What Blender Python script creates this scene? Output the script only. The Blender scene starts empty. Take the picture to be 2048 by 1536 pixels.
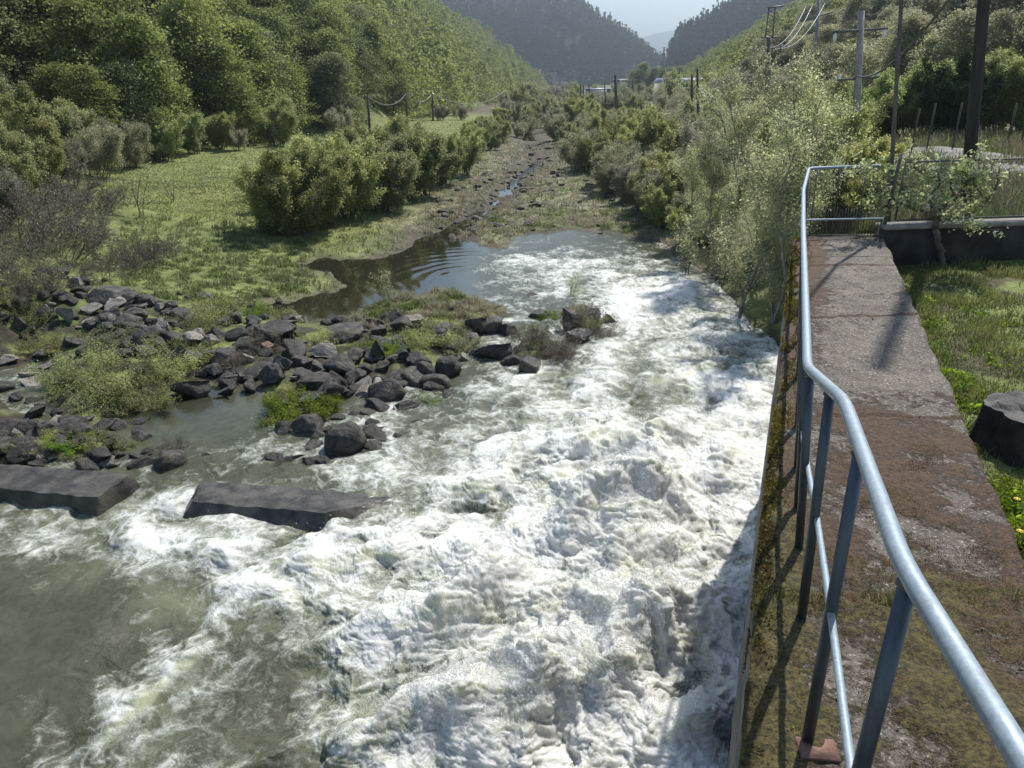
import bpy, math
import numpy as np
from mathutils import Vector, Matrix

# ------------------------------------------------------------------ camera, sky, sun
S = bpy.context.scene
COL = S.collection
FPX, CAMZ = 1500.0, 7.0
PITCH, ROLL = math.atan(608 / 1500), math.radians(0.7)
cp, sp = math.cos(PITCH), math.sin(PITCH)
FW = np.array([0, cp, -sp]); U0 = np.array([0, sp, cp]); R0 = np.array([1.0, 0, 0])
RC = math.cos(ROLL) * R0 - math.sin(ROLL) * U0
UC = math.sin(ROLL) * R0 + math.cos(ROLL) * U0
cam_d = bpy.data.cameras.new('camera'); cam = bpy.data.objects.new('camera', cam_d); COL.objects.link(cam)
cam.matrix_world = Matrix(((RC[0], UC[0], -FW[0], 0), (RC[1], UC[1], -FW[1], 0), (RC[2], UC[2], -FW[2], CAMZ), (0, 0, 0, 1)))
cam_d.sensor_width = 36; cam_d.lens = 36 * FPX / 2048; cam_d.clip_start = 0.05; cam_d.clip_end = 20000
S.camera = cam

SUN_AZ, SUN_EL = math.radians(31), math.radians(53)
world = bpy.data.worlds.new('World'); S.world = world; world.use_nodes = True
wn = world.node_tree; bg = wn.nodes['Background']
sky = wn.nodes.new('ShaderNodeTexSky'); sky.sky_type = 'NISHITA'; sky.sun_disc = False
sky.sun_elevation = SUN_EL; sky.sun_rotation = SUN_AZ; sky.air_density = 1.2; sky.dust_density = 0.3; sky.ozone_density = 1.5; sky.altitude = 600
wn.links.new(sky.outputs[0], bg.inputs[0]); bg.inputs[1].default_value = 0.115
sun_d = bpy.data.lights.new('sun', 'SUN'); sun_d.energy = 5.0; sun_d.angle = math.radians(0.6); sun_d.color = (1.0, 0.95, 0.87)
sun = bpy.data.objects.new('sun', sun_d); COL.objects.link(sun)
SD = Vector((math.sin(SUN_AZ) * math.cos(SUN_EL), math.cos(SUN_AZ) * math.cos(SUN_EL), math.sin(SUN_EL)))
sun.rotation_euler = SD.to_track_quat('Z', 'Y').to_euler(); sun.location = (20, 40, 60)
S.view_settings.view_transform = 'Standard'; S.view_settings.look = 'None'
S.view_settings.exposure = 0.40; S.view_settings.gamma = 1.0
S.render.engine = 'CYCLES'
S.cycles.max_bounces = 6; S.cycles.diffuse_bounces = 3; S.cycles.glossy_bounces = 2
S.cycles.transmission_bounces = 4; S.cycles.volume_bounces = 0; S.cycles.transparent_max_bounces = 6
S.cycles.caustics_reflective = False; S.cycles.caustics_refractive = False
S.cycles.sample_clamp_indirect = 6.0
try:
    S.cycles.use_denoising = True; S.cycles.denoiser = 'OPENIMAGEDENOISE'
except Exception:
    pass

# ------------------------------------------------------------------ small maths
def ray(px, py):
    return FW + (px - 1024) / FPX * RC + (768 - py) / FPX * UC

def G(px, py, z=0.0):
    d = ray(px, py); t = (CAMZ - z) / (-d[2]); return np.array([d[0] * t, d[1] * t, z])

def PD(px, py, dist):
    d = ray(px, py); t = dist / d[1]; return np.array([d[0] * t, d[1] * t, CAMZ + d[2] * t])

rs = np.random.RandomState(7)
_perm = np.random.RandomState(11).permutation(4096)
_ga = np.random.RandomState(12).uniform(0, 2 * np.pi, 4096)
_gx, _gy = np.cos(_ga), np.sin(_ga)

def pn(x, y, seed=0):
    x = np.asarray(x, float) + seed * 17.37; y = np.asarray(y, float) + seed * 5.91
    xi = np.floor(x).astype(np.int64); yi = np.floor(y).astype(np.int64)
    xf, yf = x - xi, y - yi
    u = xf * xf * xf * (xf * (xf * 6 - 15) + 10); v = yf * yf * yf * (yf * (yf * 6 - 15) + 10)
    def g(ix, iy, dx, dy):
        h = _perm[(_perm[(ix + seed * 131) & 4095] + iy) & 4095]
        return _gx[h] * dx + _gy[h] * dy
    a = g(xi, yi, xf, yf); b = g(xi + 1, yi, xf - 1, yf); c = g(xi, yi + 1, xf, yf - 1); d = g(xi + 1, yi + 1, xf - 1, yf - 1)
    return (a + u * (b - a) + v * ((c + u * (d - c)) - (a + u * (b - a)))) * 1.45

def fbm(x, y, octs=4, seed=0, gain=0.5):
    s, a, f = 0.0, 1.0, 1.0
    for o in range(octs):
        s = s + a * pn(x * f, y * f, seed + o); a *= gain; f *= 2.03
    return s

def ss(e0, e1, x):
    t = np.clip((x - e0) / (e1 - e0), 0, 1); return t * t * (3 - 2 * t)

class RBF:
    def __init__(s, xy, vals):
        s.c = s.q(xy[:, 0], xy[:, 1]); n = len(s.c); s.m = vals.mean(0)
        D = np.linalg.norm(s.c[:, None] - s.c[None], axis=2)
        s.w = np.linalg.solve(D + np.eye(n) * -1e-3, vals - s.m)
    @staticmethod
    def q(x, y):
        y = np.maximum(y, 1.5); return np.stack([x / (y + 1.0) * 2.2, np.log(y + 1.0)], -1)
    def __call__(s, x, y):
        x = np.asarray(x, float); y = np.asarray(y, float); sh = x.shape; x = x.ravel(); y = y.ravel()
        out = np.zeros((len(x),) + s.w.shape[1:])
        for i in range(0, len(x), 60000):
            q = s.q(x[i:i + 60000], y[i:i + 60000])
            D = np.sqrt(((q[:, None] - s.c[None]) ** 2).sum(2))
            out[i:i + 60000] = D @ s.w + s.m
        return out.reshape(sh + s.w.shape[1:])

# ------------------------------------------------------------------ mesh and object helpers
def mk_mesh(name, v, f, mats=(), smooth=False, attrs=None, midx=None):
    """v (N,3); f: list of index arrays, each (M,3) or (M,4)"""
    me = bpy.data.meshes.new(name); v = np.asarray(v, np.float32)
    if isinstance(f, np.ndarray): f = [f]
    f = [np.asarray(a, np.int32) for a in f if len(a)]
    loops = np.concatenate([a.ravel() for a in f]); tot = np.concatenate([np.full(len(a), a.shape[1], np.int32) for a in f])
    st = np.concatenate([[0], np.cumsum(tot)[:-1]]).astype(np.int32)
    me.vertices.add(len(v)); me.vertices.foreach_set('co', v.ravel())
    me.loops.add(len(loops)); me.loops.foreach_set('vertex_index', loops)
    me.polygons.add(len(tot)); me.polygons.foreach_set('loop_start', st); me.polygons.foreach_set('loop_total', tot)
    if smooth is not False: me.polygons.foreach_set('use_smooth', np.full(len(tot), True) if smooth is True else np.asarray(smooth, bool))
    for m in mats: me.materials.append(m)
    if midx is not None: me.polygons.foreach_set('material_index', np.asarray(midx, np.int32))
    for k, a in (attrs or {}).items():
        a = np.asarray(a, np.float32)
        if a.ndim == 1:
            at = me.attributes.new(k, 'FLOAT', 'POINT'); at.data.foreach_set('value', a)
        else:
            if a.shape[1] == 3: a = np.concatenate([a, np.ones((len(a), 1), np.float32)], 1)
            at = me.attributes.new(k, 'FLOAT_COLOR', 'POINT'); at.data.foreach_set('color', a.ravel())
    me.update(calc_edges=True); me.validate()
    return me

def link(name, data, parent=None):
    o = bpy.data.objects.new(name, data); COL.objects.link(o)
    if parent: o.parent = parent
    return o

def tag(o, label=None, cat=None, group=None, kind=None):
    if label: o['label'] = label
    if cat: o['category'] = cat
    if group: o['group'] = group
    if kind: o['kind'] = kind
    return o

def thing(name, loc, label, cat, group=None):
    o = link(name, None); o.location = loc; o.empty_display_size = 0.3
    return tag(o, label, cat, group)

def dup(root, loc, rz=0.0, sc=1.0, label=None, group=None):
    r = root.copy(); COL.objects.link(r); r.location = loc; r.rotation_euler = (0, 0, rz)
    r.scale = (sc, sc, sc) if np.isscalar(sc) else sc
    if label: r['label'] = label
    if group: r['group'] = group
    for ch in list(root.children):
        c = ch.copy(); COL.objects.link(c); c.parent = r
        for g in list(ch.children):
            d = g.copy(); COL.objects.link(d); d.parent = c
    return r

class MB:
    def __init__(s): s.v = []; s.q = []; s.t = []; s.n = 0
    def add(s, v, q=None, t=None):
        v = np.asarray(v, float)
        if q is not None and len(q): s.q.append(np.asarray(q, int) + s.n)
        if t is not None and len(t): s.t.append(np.asarray(t, int) + s.n)
        s.v.append(v); s.n += len(v)
    def tube(s, pts, rad, k=6, cap=True):
        pts = np.asarray(pts, float); n = len(pts)
        rad = np.full(n, rad) if np.isscalar(rad) else np.asarray(rad, float)
        tg = np.gradient(pts, axis=0); tg /= np.linalg.norm(tg, axis=1)[:, None] + 1e-9
        ref = np.array([0, 0, 1.0]) if abs(tg[0][2]) < 0.9 else np.array([1.0, 0, 0])
        a = np.linspace(0, 2 * np.pi, k, endpoint=False); V = []
        for i in range(n):
            u = np.cross(tg[i], ref); u /= np.linalg.norm(u) + 1e-9; w = np.cross(u, tg[i]); ref = w
            ref = np.cross(tg[i], np.cross(ref, tg[i]))
            V.append(pts[i] + rad[i] * (np.cos(a)[:, None] * u + np.sin(a)[:, None] * w))
        V = np.concatenate(V); i0 = (np.arange(n - 1)[:, None] * k + np.arange(k)); i1 = (np.arange(n - 1)[:, None] * k + (np.arange(k) + 1) % k)
        q = np.stack([i0, i1, i1 + k, i0 + k], -1).reshape(-1, 4); t = []
        if cap:
            for j in range(1, k - 1): t += [[0, j + 1, j], [(n - 1) * k, (n - 1) * k + j, (n - 1) * k + j + 1]]
        s.add(V, q, t)
    def box(s, c, e, rz=0.0):
        c = np.asarray(c, float); e = np.asarray(e, float) / 2
        v = np.array([[x, y, z] for x in (-1, 1) for y in (-1, 1) for z in (-1, 1)], float) * e
        R = np.array([[math.cos(rz), -math.sin(rz), 0], [math.sin(rz), math.cos(rz), 0], [0, 0, 1]])
        s.add(v @ R.T + c, [[0, 1, 3, 2], [4, 6, 7, 5], [0, 4, 5, 1], [2, 3, 7, 6], [0, 2, 6, 4], [1, 5, 7, 3]])
    def hexa(s, top, bot):
        """top, bot: four points each, same order"""
        s.add(list(bot) + list(top), [[3, 2, 1, 0], [4, 5, 6, 7], [0, 1, 5, 4], [1, 2, 6, 5], [2, 3, 7, 6], [3, 0, 4, 7]])
    def cards(s, c, size, rng, aspect=0.55, flat=0.0, droop=0.0):
        c = np.asarray(c, float); n = len(c); size = np.broadcast_to(size, (n,))
        a = rng.normal(size=(n, 3)); a[:, 2] = a[:, 2] * (1 - flat) - droop; a /= np.linalg.norm(a, axis=1)[:, None]
        b = rng.normal(size=(n, 3)); b[:, 2] *= (1 - flat); b -= (a * b).sum(1)[:, None] * a; b /= np.linalg.norm(b, axis=1)[:, None] + 1e-9
        a = a * size[:, None]; b = b * (size * aspect)[:, None]
        v = np.stack([c + a, c + b, c - a, c - b], 1).reshape(-1, 3)
        s.add(v, np.arange(4 * n).reshape(-1, 4))
    def mesh(s, name, mats=(), smooth=False, attrs=None):
        f = []
        if s.q: f.append(np.concatenate(s.q))
        if s.t: f.append(np.concatenate(s.t))
        return mk_mesh(name, np.concatenate(s.v), f, mats, smooth, attrs)

# ------------------------------------------------------------------ materials
class NT:
    def __init__(s, name):
        s.m = bpy.data.materials.new(name); s.m.use_nodes = True; s.t = s.m.node_tree; s.n = s.t.nodes
        s.p = s.n['Principled BSDF']; s.out = s.n['Material Output']
    def new(s, typ, **kw):
        n = s.n.new('ShaderNode' + typ)
        for k, v in kw.items(): setattr(n, k, v)
        return n
    def lk(s, a, b): s.t.links.new(a, b)
    def val(s, sock, v):
        if isinstance(v, (int, float, tuple)): sock.default_value = v if not (isinstance(v, tuple) and len(v) == 3 and len(sock.default_value) == 4) else v + (1,)
        else: s.lk(v, sock)
    def coord(s, kind='Object'): return s.new('TexCoord').outputs[kind]
    def map(s, vec, scale): m = s.new('Mapping'); m.inputs['Scale'].default_value = scale; s.lk(vec, m.inputs[0]); return m.outputs[0]
    def noise(s, vec, scale, detail=4, rough=0.55, dist=0.0):
        n = s.new('TexNoise'); n.inputs['Scale'].default_value = scale; n.inputs['Detail'].default_value = detail
        n.inputs['Roughness'].default_value = rough; n.inputs['Distortion'].default_value = dist
        if vec is not None: s.lk(vec, n.inputs['Vector'])
        return n.outputs['Fac']
    def math(s, op, a, b=0.0, clamp=False):
        m = s.new('Math', operation=op, use_clamp=clamp); s.val(m.inputs[0], a); s.val(m.inputs[1], b); return m.outputs[0]
    def mix(s, f, a, b):
        m = s.new('Mix', data_type='RGBA'); s.val(m.inputs[0], f); s.val(m.inputs[6], a); s.val(m.inputs[7], b); return m.outputs[2]
    def rng(s, v, a, b, c=0.0, d=1.0, smooth=True):
        m = s.new('MapRange', interpolation_type='SMOOTHSTEP' if smooth else 'LINEAR'); s.val(m.inputs[0], v)
        for i, x in zip((1, 2, 3, 4), (a, b, c, d)): s.val(m.inputs[i], x)
        return m.outputs[0]
    def attr(s, name, col=False):
        a = s.new('Attribute', attribute_name=name); return a.outputs['Color' if col else 'Fac']
    def bump(s, h, dist, strength=1.0, prev=None):
        b = s.new('Bump'); b.inputs['Distance'].default_value = dist; b.inputs['Strength'].default_value = strength; s.lk(h, b.inputs['Height'])
        if prev is not None: s.lk(prev, b.inputs['Normal'])
        return b.outputs[0]

def leaf_mat(name, c1, c2, c3=None, tr=0.45, scale=0.7):
    t = NT(name); oi = t.new('ObjectInfo').outputs['Random']
    n = t.noise(t.coord(), scale, 3)
    col = t.mix(t.rng(n, 0.35, 0.65), c1, c2)
    if c3: col = t.mix(t.math('MULTIPLY', t.rng(oi, 0.55, 0.95), 0.75), col, c3)
    g = t.new('NewGeometry').outputs['Random Per Island']
    hs = t.new('HueSaturation'); t.lk(col, hs.inputs['Color']); t.lk(t.math('MULTIPLY', t.rng(g, 0, 1, 0.6, 1.45, False), t.rng(t.math('FRACT', t.math('MULTIPLY', oi, 7.13)), 0, 1, 0.72, 1.28, False)), hs.inputs['Value'])
    t.lk(t.rng(oi, 0, 1, 0.485, 0.515, False), hs.inputs['Hue'])
    col = hs.outputs[0]
    t.lk(col, t.p.inputs['Base Color']); t.p.inputs['Roughness'].default_value = 0.55; t.p.inputs['Specular IOR Level'].default_value = 0.22
    tl = t.new('BsdfTranslucent'); c2_ = t.new('HueSaturation'); t.lk(col, c2_.inputs['Color']); c2_.inputs['Value'].default_value = 1.5; c2_.inputs['Hue'].default_value = 0.49; c2_.inputs['Saturation'].default_value = 1.1
    t.lk(c2_.outputs[0], tl.inputs['Color'])
    mx = t.new('MixShader'); mx.inputs[0].default_value = tr; t.lk(t.p.outputs[0], mx.inputs[1]); t.lk(tl.outputs[0], mx.inputs[2])
    t.lk(mx.outputs[0], t.out.inputs[0]); return t.m

def simple(name, c1, c2, scale=3.0, rough=0.8, bump=0.02, metal=0.0, det=5, spec=0.4, scl=(1, 1, 1)):
    t = NT(name); co = t.map(t.coord(), scl); n = t.noise(co, scale, det, 0.6); n2 = t.noise(co, scale * 6, 3)
    col = t.mix(t.rng(n, 0.3, 0.7), c1, c2); t.lk(col, t.p.inputs['Base Color'])
    t.p.inputs['Roughness'].default_value = rough; t.p.inputs['Metallic'].default_value = metal; t.p.inputs['Specular IOR Level'].default_value = spec
    if bump: t.lk(t.bump(t.math('ADD', n, t.math('MULTIPLY', n2, 0.4)), bump), t.p.inputs['Normal'])
    return t.m

M = {}
M['beech'] = leaf_mat('beech_leaves', (0.135, 0.170, 0.055), (0.205, 0.232, 0.08), (0.13, 0.140, 0.08), 0.42, 0.35)
M['birch'] = leaf_mat('birch_leaves', (0.27, 0.295, 0.17), (0.38, 0.40, 0.23), None, 0.5, 0.8)
M['willow'] = leaf_mat('willow_leaves', (0.22, 0.25, 0.10), (0.33, 0.35, 0.15), (0.24, 0.24, 0.14), 0.46, 0.8)
M['olive'] = leaf_mat('dull_leaves', (0.23, 0.235, 0.15), (0.31, 0.31, 0.19), (0.25, 0.23, 0.18), 0.5, 0.6)
M['fresh'] = leaf_mat('fresh_leaves', (0.13, 0.20, 0.03), (0.20, 0.26, 0.04), None, 0.5, 1.5)
M['apple'] = leaf_mat('apple_leaves', (0.16, 0.20, 0.08), (0.30, 0.33, 0.20), None, 0.5, 2.0)
M['brown'] = leaf_mat('dry_leaves', (0.12, 0.105, 0.075), (0.17, 0.15, 0.11), None, 0.3, 1.0)
M['conifer'] = leaf_mat('dark_needles', (0.022, 0.04, 0.02), (0.035, 0.055, 0.025), None, 0.15, 0.4)
M['conifer'].node_tree.nodes['Principled BSDF'].inputs['Specular IOR Level'].default_value = 0.0; M['conifer'].node_tree.nodes['Principled BSDF'].inputs['Roughness'].default_value = 1.0
M['bark'] = simple('bark', (0.07, 0.055, 0.045), (0.16, 0.135, 0.11), 6, 0.9, 0.02, scl=(1, 1, 0.3))
M['palebark'] = simple('pale_bark', (0.16, 0.15, 0.13), (0.32, 0.30, 0.27), 8, 0.85, 0.01, scl=(1, 1, 0.5))
M['twig'] = simple('twigs', (0.075, 0.062, 0.056), (0.15, 0.125, 0.115), 4, 0.9, 0)
M['wood'] = simple('old_wood', (0.05, 0.042, 0.036), (0.11, 0.09, 0.075), 5, 0.85, 0.01, scl=(2, 2, 0.2))
M['darkwood'] = simple('tarred_wood', (0.018, 0.017, 0.017), (0.04, 0.036, 0.034), 5, 0.8, 0.01, scl=(2, 2, 0.2))
M['conc_pole'] = simple('pole_concrete', (0.24, 0.22, 0.20), (0.36, 0.34, 0.31), 3, 0.9, 0.01)
M['steel'] = simple('painted_steel', (0.07, 0.07, 0.065), (0.13, 0.12, 0.11), 8, 0.6, 0.003)
M['wire'] = simple('wire_metal', (0.35, 0.35, 0.34), (0.5, 0.5, 0.48), 2, 0.35, 0, 0.7)
M['ceramic'] = simple('insulator_glaze', (0.6, 0.6, 0.58), (0.75, 0.75, 0.72), 2, 0.2, 0)

def galv():
    t = NT('galvanised_pipe'); co = t.coord(); n = t.noise(co, 60, 4, 0.7); n2 = t.noise(co, 7, 4, 0.6)
    col = t.mix(t.rng(n, 0.3, 0.7), (0.22, 0.275, 0.32), (0.31, 0.37, 0.42)); col = t.mix(t.rng(n2, 0.54, 0.72, 0, 0.55), col, (0.20, 0.19, 0.175)); n4 = t.noise(co, 22, 6, 0.75); col = t.mix(t.rng(n4, 0.64, 0.70, 0, 0.8), col, (0.16, 0.085, 0.045))
    t.lk(col, t.p.inputs['Base Color']); t.p.inputs['Metallic'].default_value = 0.25
    t.lk(t.rng(n2, 0.3, 0.7, 0.45, 0.65), t.p.inputs['Roughness']); t.lk(t.bump(n, 0.0006), t.p.inputs['Normal']); return t.m
M['galv'] = galv()
def postm():
    t = NT('dark_painted_pipe'); co = t.coord(); n = t.noise(co, 35, 5, 0.7); n2 = t.noise(t.map(co, (1, 1, 0.25)), 9, 4, 0.65)
    col = t.mix(t.rng(n2, 0.4, 0.62), (0.045, 0.055, 0.065), (0.075, 0.10, 0.125)); col = t.mix(t.rng(n, 0.6, 0.72), col, (0.13, 0.07, 0.04))
    t.lk(col, t.p.inputs['Base Color']); t.p.inputs['Metallic'].default_value = 0.3; t.p.inputs['Roughness'].default_value = 0.42
    t.lk(t.bump(n, 0.0012), t.p.inputs['Normal']); return t.m
M['post'] = postm()

def rock_mat():
    t = NT('boulder_stone'); co = t.coord(); oi = t.new('ObjectInfo').outputs['Random']
    n = t.noise(co, 2.2, 6, 0.65, 0.6); n2 = t.noise(co, 14, 6, 0.7); n3 = t.noise(co, 1.1, 3)
    col = t.mix(t.rng(n, 0.35, 0.68), (0.028, 0.025, 0.022), (0.10, 0.09, 0.076)); col = t.mix(t.rng(n2, 0.6, 0.75, 0, 0.45), col, (0.22, 0.20, 0.175))
    hs = t.new('HueSaturation'); t.lk(col, hs.inputs['Color']); t.lk(t.rng(oi, 0, 1, 0.6, 1.5, False), hs.inputs['Value'])
    nz = t.new('SeparateXYZ'); t.lk(t.new('NewGeometry').outputs['Normal'], nz.inputs[0])
    moss = t.math('MULTIPLY', t.rng(nz.outputs[2], 0.35, 0.9), t.rng(n3, 0.56, 0.68, 0, 0.6))
    col = t.mix(moss, hs.outputs[0], (0.10, 0.095, 0.03)); t.lk(col, t.p.inputs['Base Color'])
    t.lk(t.rng(n3, 0.35, 0.6, 0.42, 0.85), t.p.inputs['Roughness'])
    b = t.bump(n, 0.12); t.lk(t.bump(n2, 0.03, prev=b), t.p.inputs['Normal']); return t.m
M['rock'] = rock_mat()
def rock_col(name, a, b, rough=0.8):
    t = NT(name); co = t.coord(); n = t.noise(co, 3, 6, 0.65, 0.5); n2 = t.noise(co, 18, 5, 0.7)
    t.lk(t.mix(t.rng(n, 0.35, 0.68), a, b), t.p.inputs['Base Color']); t.p.inputs['Roughness'].default_value = rough
    t.lk(t.bump(n2, 0.02, prev=t.bump(n, 0.08)), t.p.inputs['Normal']); return t.m
M['rock_pale'] = rock_col('pale_stone', (0.17, 0.15, 0.125), (0.32, 0.29, 0.25))
M['rock_red'] = rock_col('reddish_stone', (0.20, 0.10, 0.07), (0.33, 0.19, 0.14))
M['rock_wet'] = rock_col('wet_stone', (0.035, 0.032, 0.028), (0.085, 0.078, 0.07), 0.2)

def ground_mat():
    t = NT('ground'); co = t.coord(); c = t.attr('col', True)
    n = t.noise(co, 1.3, 6, 0.7); n2 = t.noise(co, 9, 5, 0.7); n3 = t.noise(co, 0.12, 3)
    hs = t.new('HueSaturation'); t.lk(c, hs.inputs['Color']); v = t.math('ADD', t.rng(n, 0.3, 0.7, 0.7, 1.25), t.rng(n2, 0.3, 0.7, -0.2, 0.2))
    t.lk(v, hs.inputs['Value']); t.lk(t.rng(n3, 0.35, 0.65, 0.485, 0.51), hs.inputs['Hue'])
    t.lk(hs.outputs[0], t.p.inputs['Base Color']); t.p.inputs['Roughness'].default_value = 0.9; t.p.inputs['Specular IOR Level'].default_value = 0.25
    t.lk(t.bump(n2, 0.05, prev=t.bump(n, 0.15)), t.p.inputs['Normal']); return t.m
M['ground'] = ground_mat()

def blade_mat():
    t = NT('grass_blades'); c = t.attr('col', True); g = t.new('NewGeometry').outputs['Random Per Island']
    hs = t.new('HueSaturation'); t.lk(c, hs.inputs['Color']); t.lk(t.rng(g, 0, 1, 0.65, 1.4, False), hs.inputs['Value'])
    t.lk(hs.outputs[0], t.p.inputs['Base Color']); t.p.inputs['Roughness'].default_value = 0.55
    tl = t.new('BsdfTranslucent'); t.lk(hs.outputs[0], tl.inputs['Color']); mx = t.new('MixShader'); mx.inputs[0].default_value = 0.45
    t.lk(t.p.outputs[0], mx.inputs[1]); t.lk(tl.outputs[0], mx.inputs[2]); t.lk(mx.outputs[0], t.out.inputs[0]); return t.m
M['blade'] = blade_mat()

def water_mat():
    t = NT('river_water'); co = t.coord(); f = t.attr('foam'); a = t.attr('aer'); tu = t.attr('turb')
    n = t.noise(co, 9, 5, 0.7, 1.2); n2 = t.noise(co, 34, 5, 0.72, 0.8); nb = t.noise(co, 5, 4, 0.6, 0.4)
    ridge = t.math('SUBTRACT', 1.0, t.math('ABSOLUTE', t.math('MULTIPLY', t.math('SUBTRACT', n, 0.5), 5.0)))
    n3 = t.noise(co, 70, 4, 0.7, 0.6)
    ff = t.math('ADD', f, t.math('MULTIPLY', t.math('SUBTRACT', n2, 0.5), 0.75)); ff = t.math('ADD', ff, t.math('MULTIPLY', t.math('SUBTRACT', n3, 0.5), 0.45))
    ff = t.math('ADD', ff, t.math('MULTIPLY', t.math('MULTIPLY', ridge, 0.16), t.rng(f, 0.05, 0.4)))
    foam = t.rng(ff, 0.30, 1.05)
    deep = t.mix(t.rng(nb, 0.3, 0.7), (0.050, 0.054, 0.034), (0.070, 0.072, 0.045)); deep = t.mix(t.rng(tu, 0.02, 0.004), deep, (0.022, 0.021, 0.013))
    water = t.mix(t.math('MULTIPLY', t.rng(a, 0.0, 1.0), t.rng(tu, 0.003, 0.02)), deep, (0.27, 0.28, 0.18))
    w = t.p; t.lk(water, w.inputs['Base Color']); t.lk(t.rng(tu, 0.0, 0.3, 0.04, 0.18), w.inputs['Roughness']); w.inputs['IOR'].default_value = 1.33
    w.inputs['Specular IOR Level'].default_value = 0.5
    bw = t.bump(n2, 0.02, 0.6, prev=t.bump(n, 0.05, 0.6))
    calm = t.rng(tu, 0.0, 0.08)
    flat = t.new('NewGeometry').outputs['Normal']
    mv = t.new('Mix', data_type='VECTOR'); t.lk(calm, mv.inputs[0]); t.lk(flat, mv.inputs[4]); t.lk(bw, mv.inputs[5]); t.lk(mv.outputs[1], w.inputs['Normal'])
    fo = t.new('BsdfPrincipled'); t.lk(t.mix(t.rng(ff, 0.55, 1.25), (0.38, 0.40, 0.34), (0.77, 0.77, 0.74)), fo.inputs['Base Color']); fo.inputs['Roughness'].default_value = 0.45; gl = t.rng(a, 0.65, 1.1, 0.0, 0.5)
    fo.inputs['Subsurface Weight'].default_value = 0.85; fo.inputs['Subsurface Radius'].default_value = (0.07, 0.07, 0.045); fo.inputs['Subsurface Scale'].default_value = 1.0
    fcol = t.mix(gl, fo.inputs['Base Color'].links[0].from_socket, (0.64, 0.65, 0.44)); t.lk(fcol, fo.inputs['Base Color'])  # yellow-green glow of light through the crests, painted into the foam colour
    t.lk(t.bump(n3, 0.014, 0.9, prev=t.bump(n2, 0.03, 0.8, prev=t.bump(n, 0.04, 0.5))), fo.inputs['Normal'])
    mx = t.new('MixShader'); t.lk(foam, mx.inputs[0]); t.lk(w.outputs[0], mx.inputs[1]); t.lk(fo.outputs[0], mx.inputs[2]); t.lk(mx.outputs[0], t.out.inputs[0]); return t.m
M['water'] = water_mat()
def spray_mat():
    t = NT('water_drops'); t.p.inputs['Base Color'].default_value = (0.86, 0.88, 0.88, 1); t.p.inputs['Roughness'].default_value = 0.12
    tl = t.new('BsdfTranslucent'); tl.inputs['Color'].default_value = (0.9, 0.9, 0.88, 1); mx = t.new('MixShader'); mx.inputs[0].default_value = 0.8
    t.lk(t.p.outputs[0], mx.inputs[1]); t.lk(tl.outputs[0], mx.inputs[2]); t.lk(mx.outputs[0], t.out.inputs[0]); return t.m
M['spray'] = spray_mat()

def concrete_top():
    t = NT('mossy_concrete'); co = t.coord(); m1 = t.attr('brown'); m2 = t.attr('olive')
    n = t.noise(co, 45, 6, 0.75); v = t.new('TexVoronoi'); v.inputs['Scale'].default_value = 70; t.lk(co, v.inputs['Vector'])
    n2 = t.noise(co, 3.0, 5, 0.65, 0.5); n3 = t.noise(co, 16, 6, 0.72, 0.4)
    base = t.mix(t.rng(n2, 0.3, 0.7), (0.080, 0.066, 0.050), (0.160, 0.136, 0.105)); base = t.mix(t.rng(n, 0.54, 0.66), base, (0.42, 0.39, 0.35))
    base = t.mix(t.rng(n, 0.47, 0.36), base, (0.055, 0.044, 0.036)); base = t.mix(t.rng(v.outputs['Distance'], 0.12, 0.04, 0, 0.5), base, (0.5, 0.47, 0.43))
    k1 = t.rng(t.math('ADD', m1, t.math('MULTIPLY', t.math('SUBTRACT', n3, 0.5), 1.7)), 0.40, 0.68)
    k2 = t.rng(t.math('ADD', m2, t.math('MULTIPLY', t.math('SUBTRACT', n3, 0.5), 1.6)), 0.42, 0.66)
    br = t.mix(t.rng(n, 0.35, 0.65), (0.032, 0.018, 0.010), (0.115, 0.066, 0.034)); ol = t.mix(t.rng(n, 0.35, 0.65), (0.018, 0.014, 0.006), (0.12, 0.095, 0.024))
    col = t.mix(k2, t.mix(k1, base, br), ol); t.lk(col, t.p.inputs['Base Color']); t.p.inputs['Roughness'].default_value = 0.9
    h = t.math('ADD', n, t.math('MULTIPLY', t.math('MAXIMUM', k1, k2), t.math('MULTIPLY', n3, 1.5)))
    t.lk(t.bump(h, 0.012), t.p.inputs['Normal']); return t.m
M['walk'] = concrete_top()
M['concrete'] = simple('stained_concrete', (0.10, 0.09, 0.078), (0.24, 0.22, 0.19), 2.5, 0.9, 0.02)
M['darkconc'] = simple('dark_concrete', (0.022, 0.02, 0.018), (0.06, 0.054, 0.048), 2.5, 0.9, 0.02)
M['paleconc'] = simple('coping_concrete', (0.22, 0.21, 0.19), (0.36, 0.34, 0.31), 6, 0.9, 0.008)
M['wetconc'] = simple('wet_concrete', (0.026, 0.024, 0.021), (0.105, 0.095, 0.080), 2.6, 0.35, 0.03, det=8)
M['gravel'] = simple('road_gravel', (0.17, 0.16, 0.14), (0.28, 0.26, 0.235), 1.2, 0.95, 0.03)
M['stump'] = simple('charred_wood', (0.018, 0.016, 0.014), (0.05, 0.042, 0.036), 7, 0.9, 0.04)
M['stumptop'] = simple('weathered_end_grain', (0.05, 0.047, 0.044), (0.12, 0.113, 0.105), 9, 0.85, 0.02)
M['brick'] = simple('red_brick_plate', (0.13, 0.07, 0.05), (0.26, 0.15, 0.115), 20, 0.9, 0.004)
M['yellow'] = simple('yellow_petals', (0.65, 0.45, 0.02), (0.8, 0.6, 0.03), 10, 0.6, 0)
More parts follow.
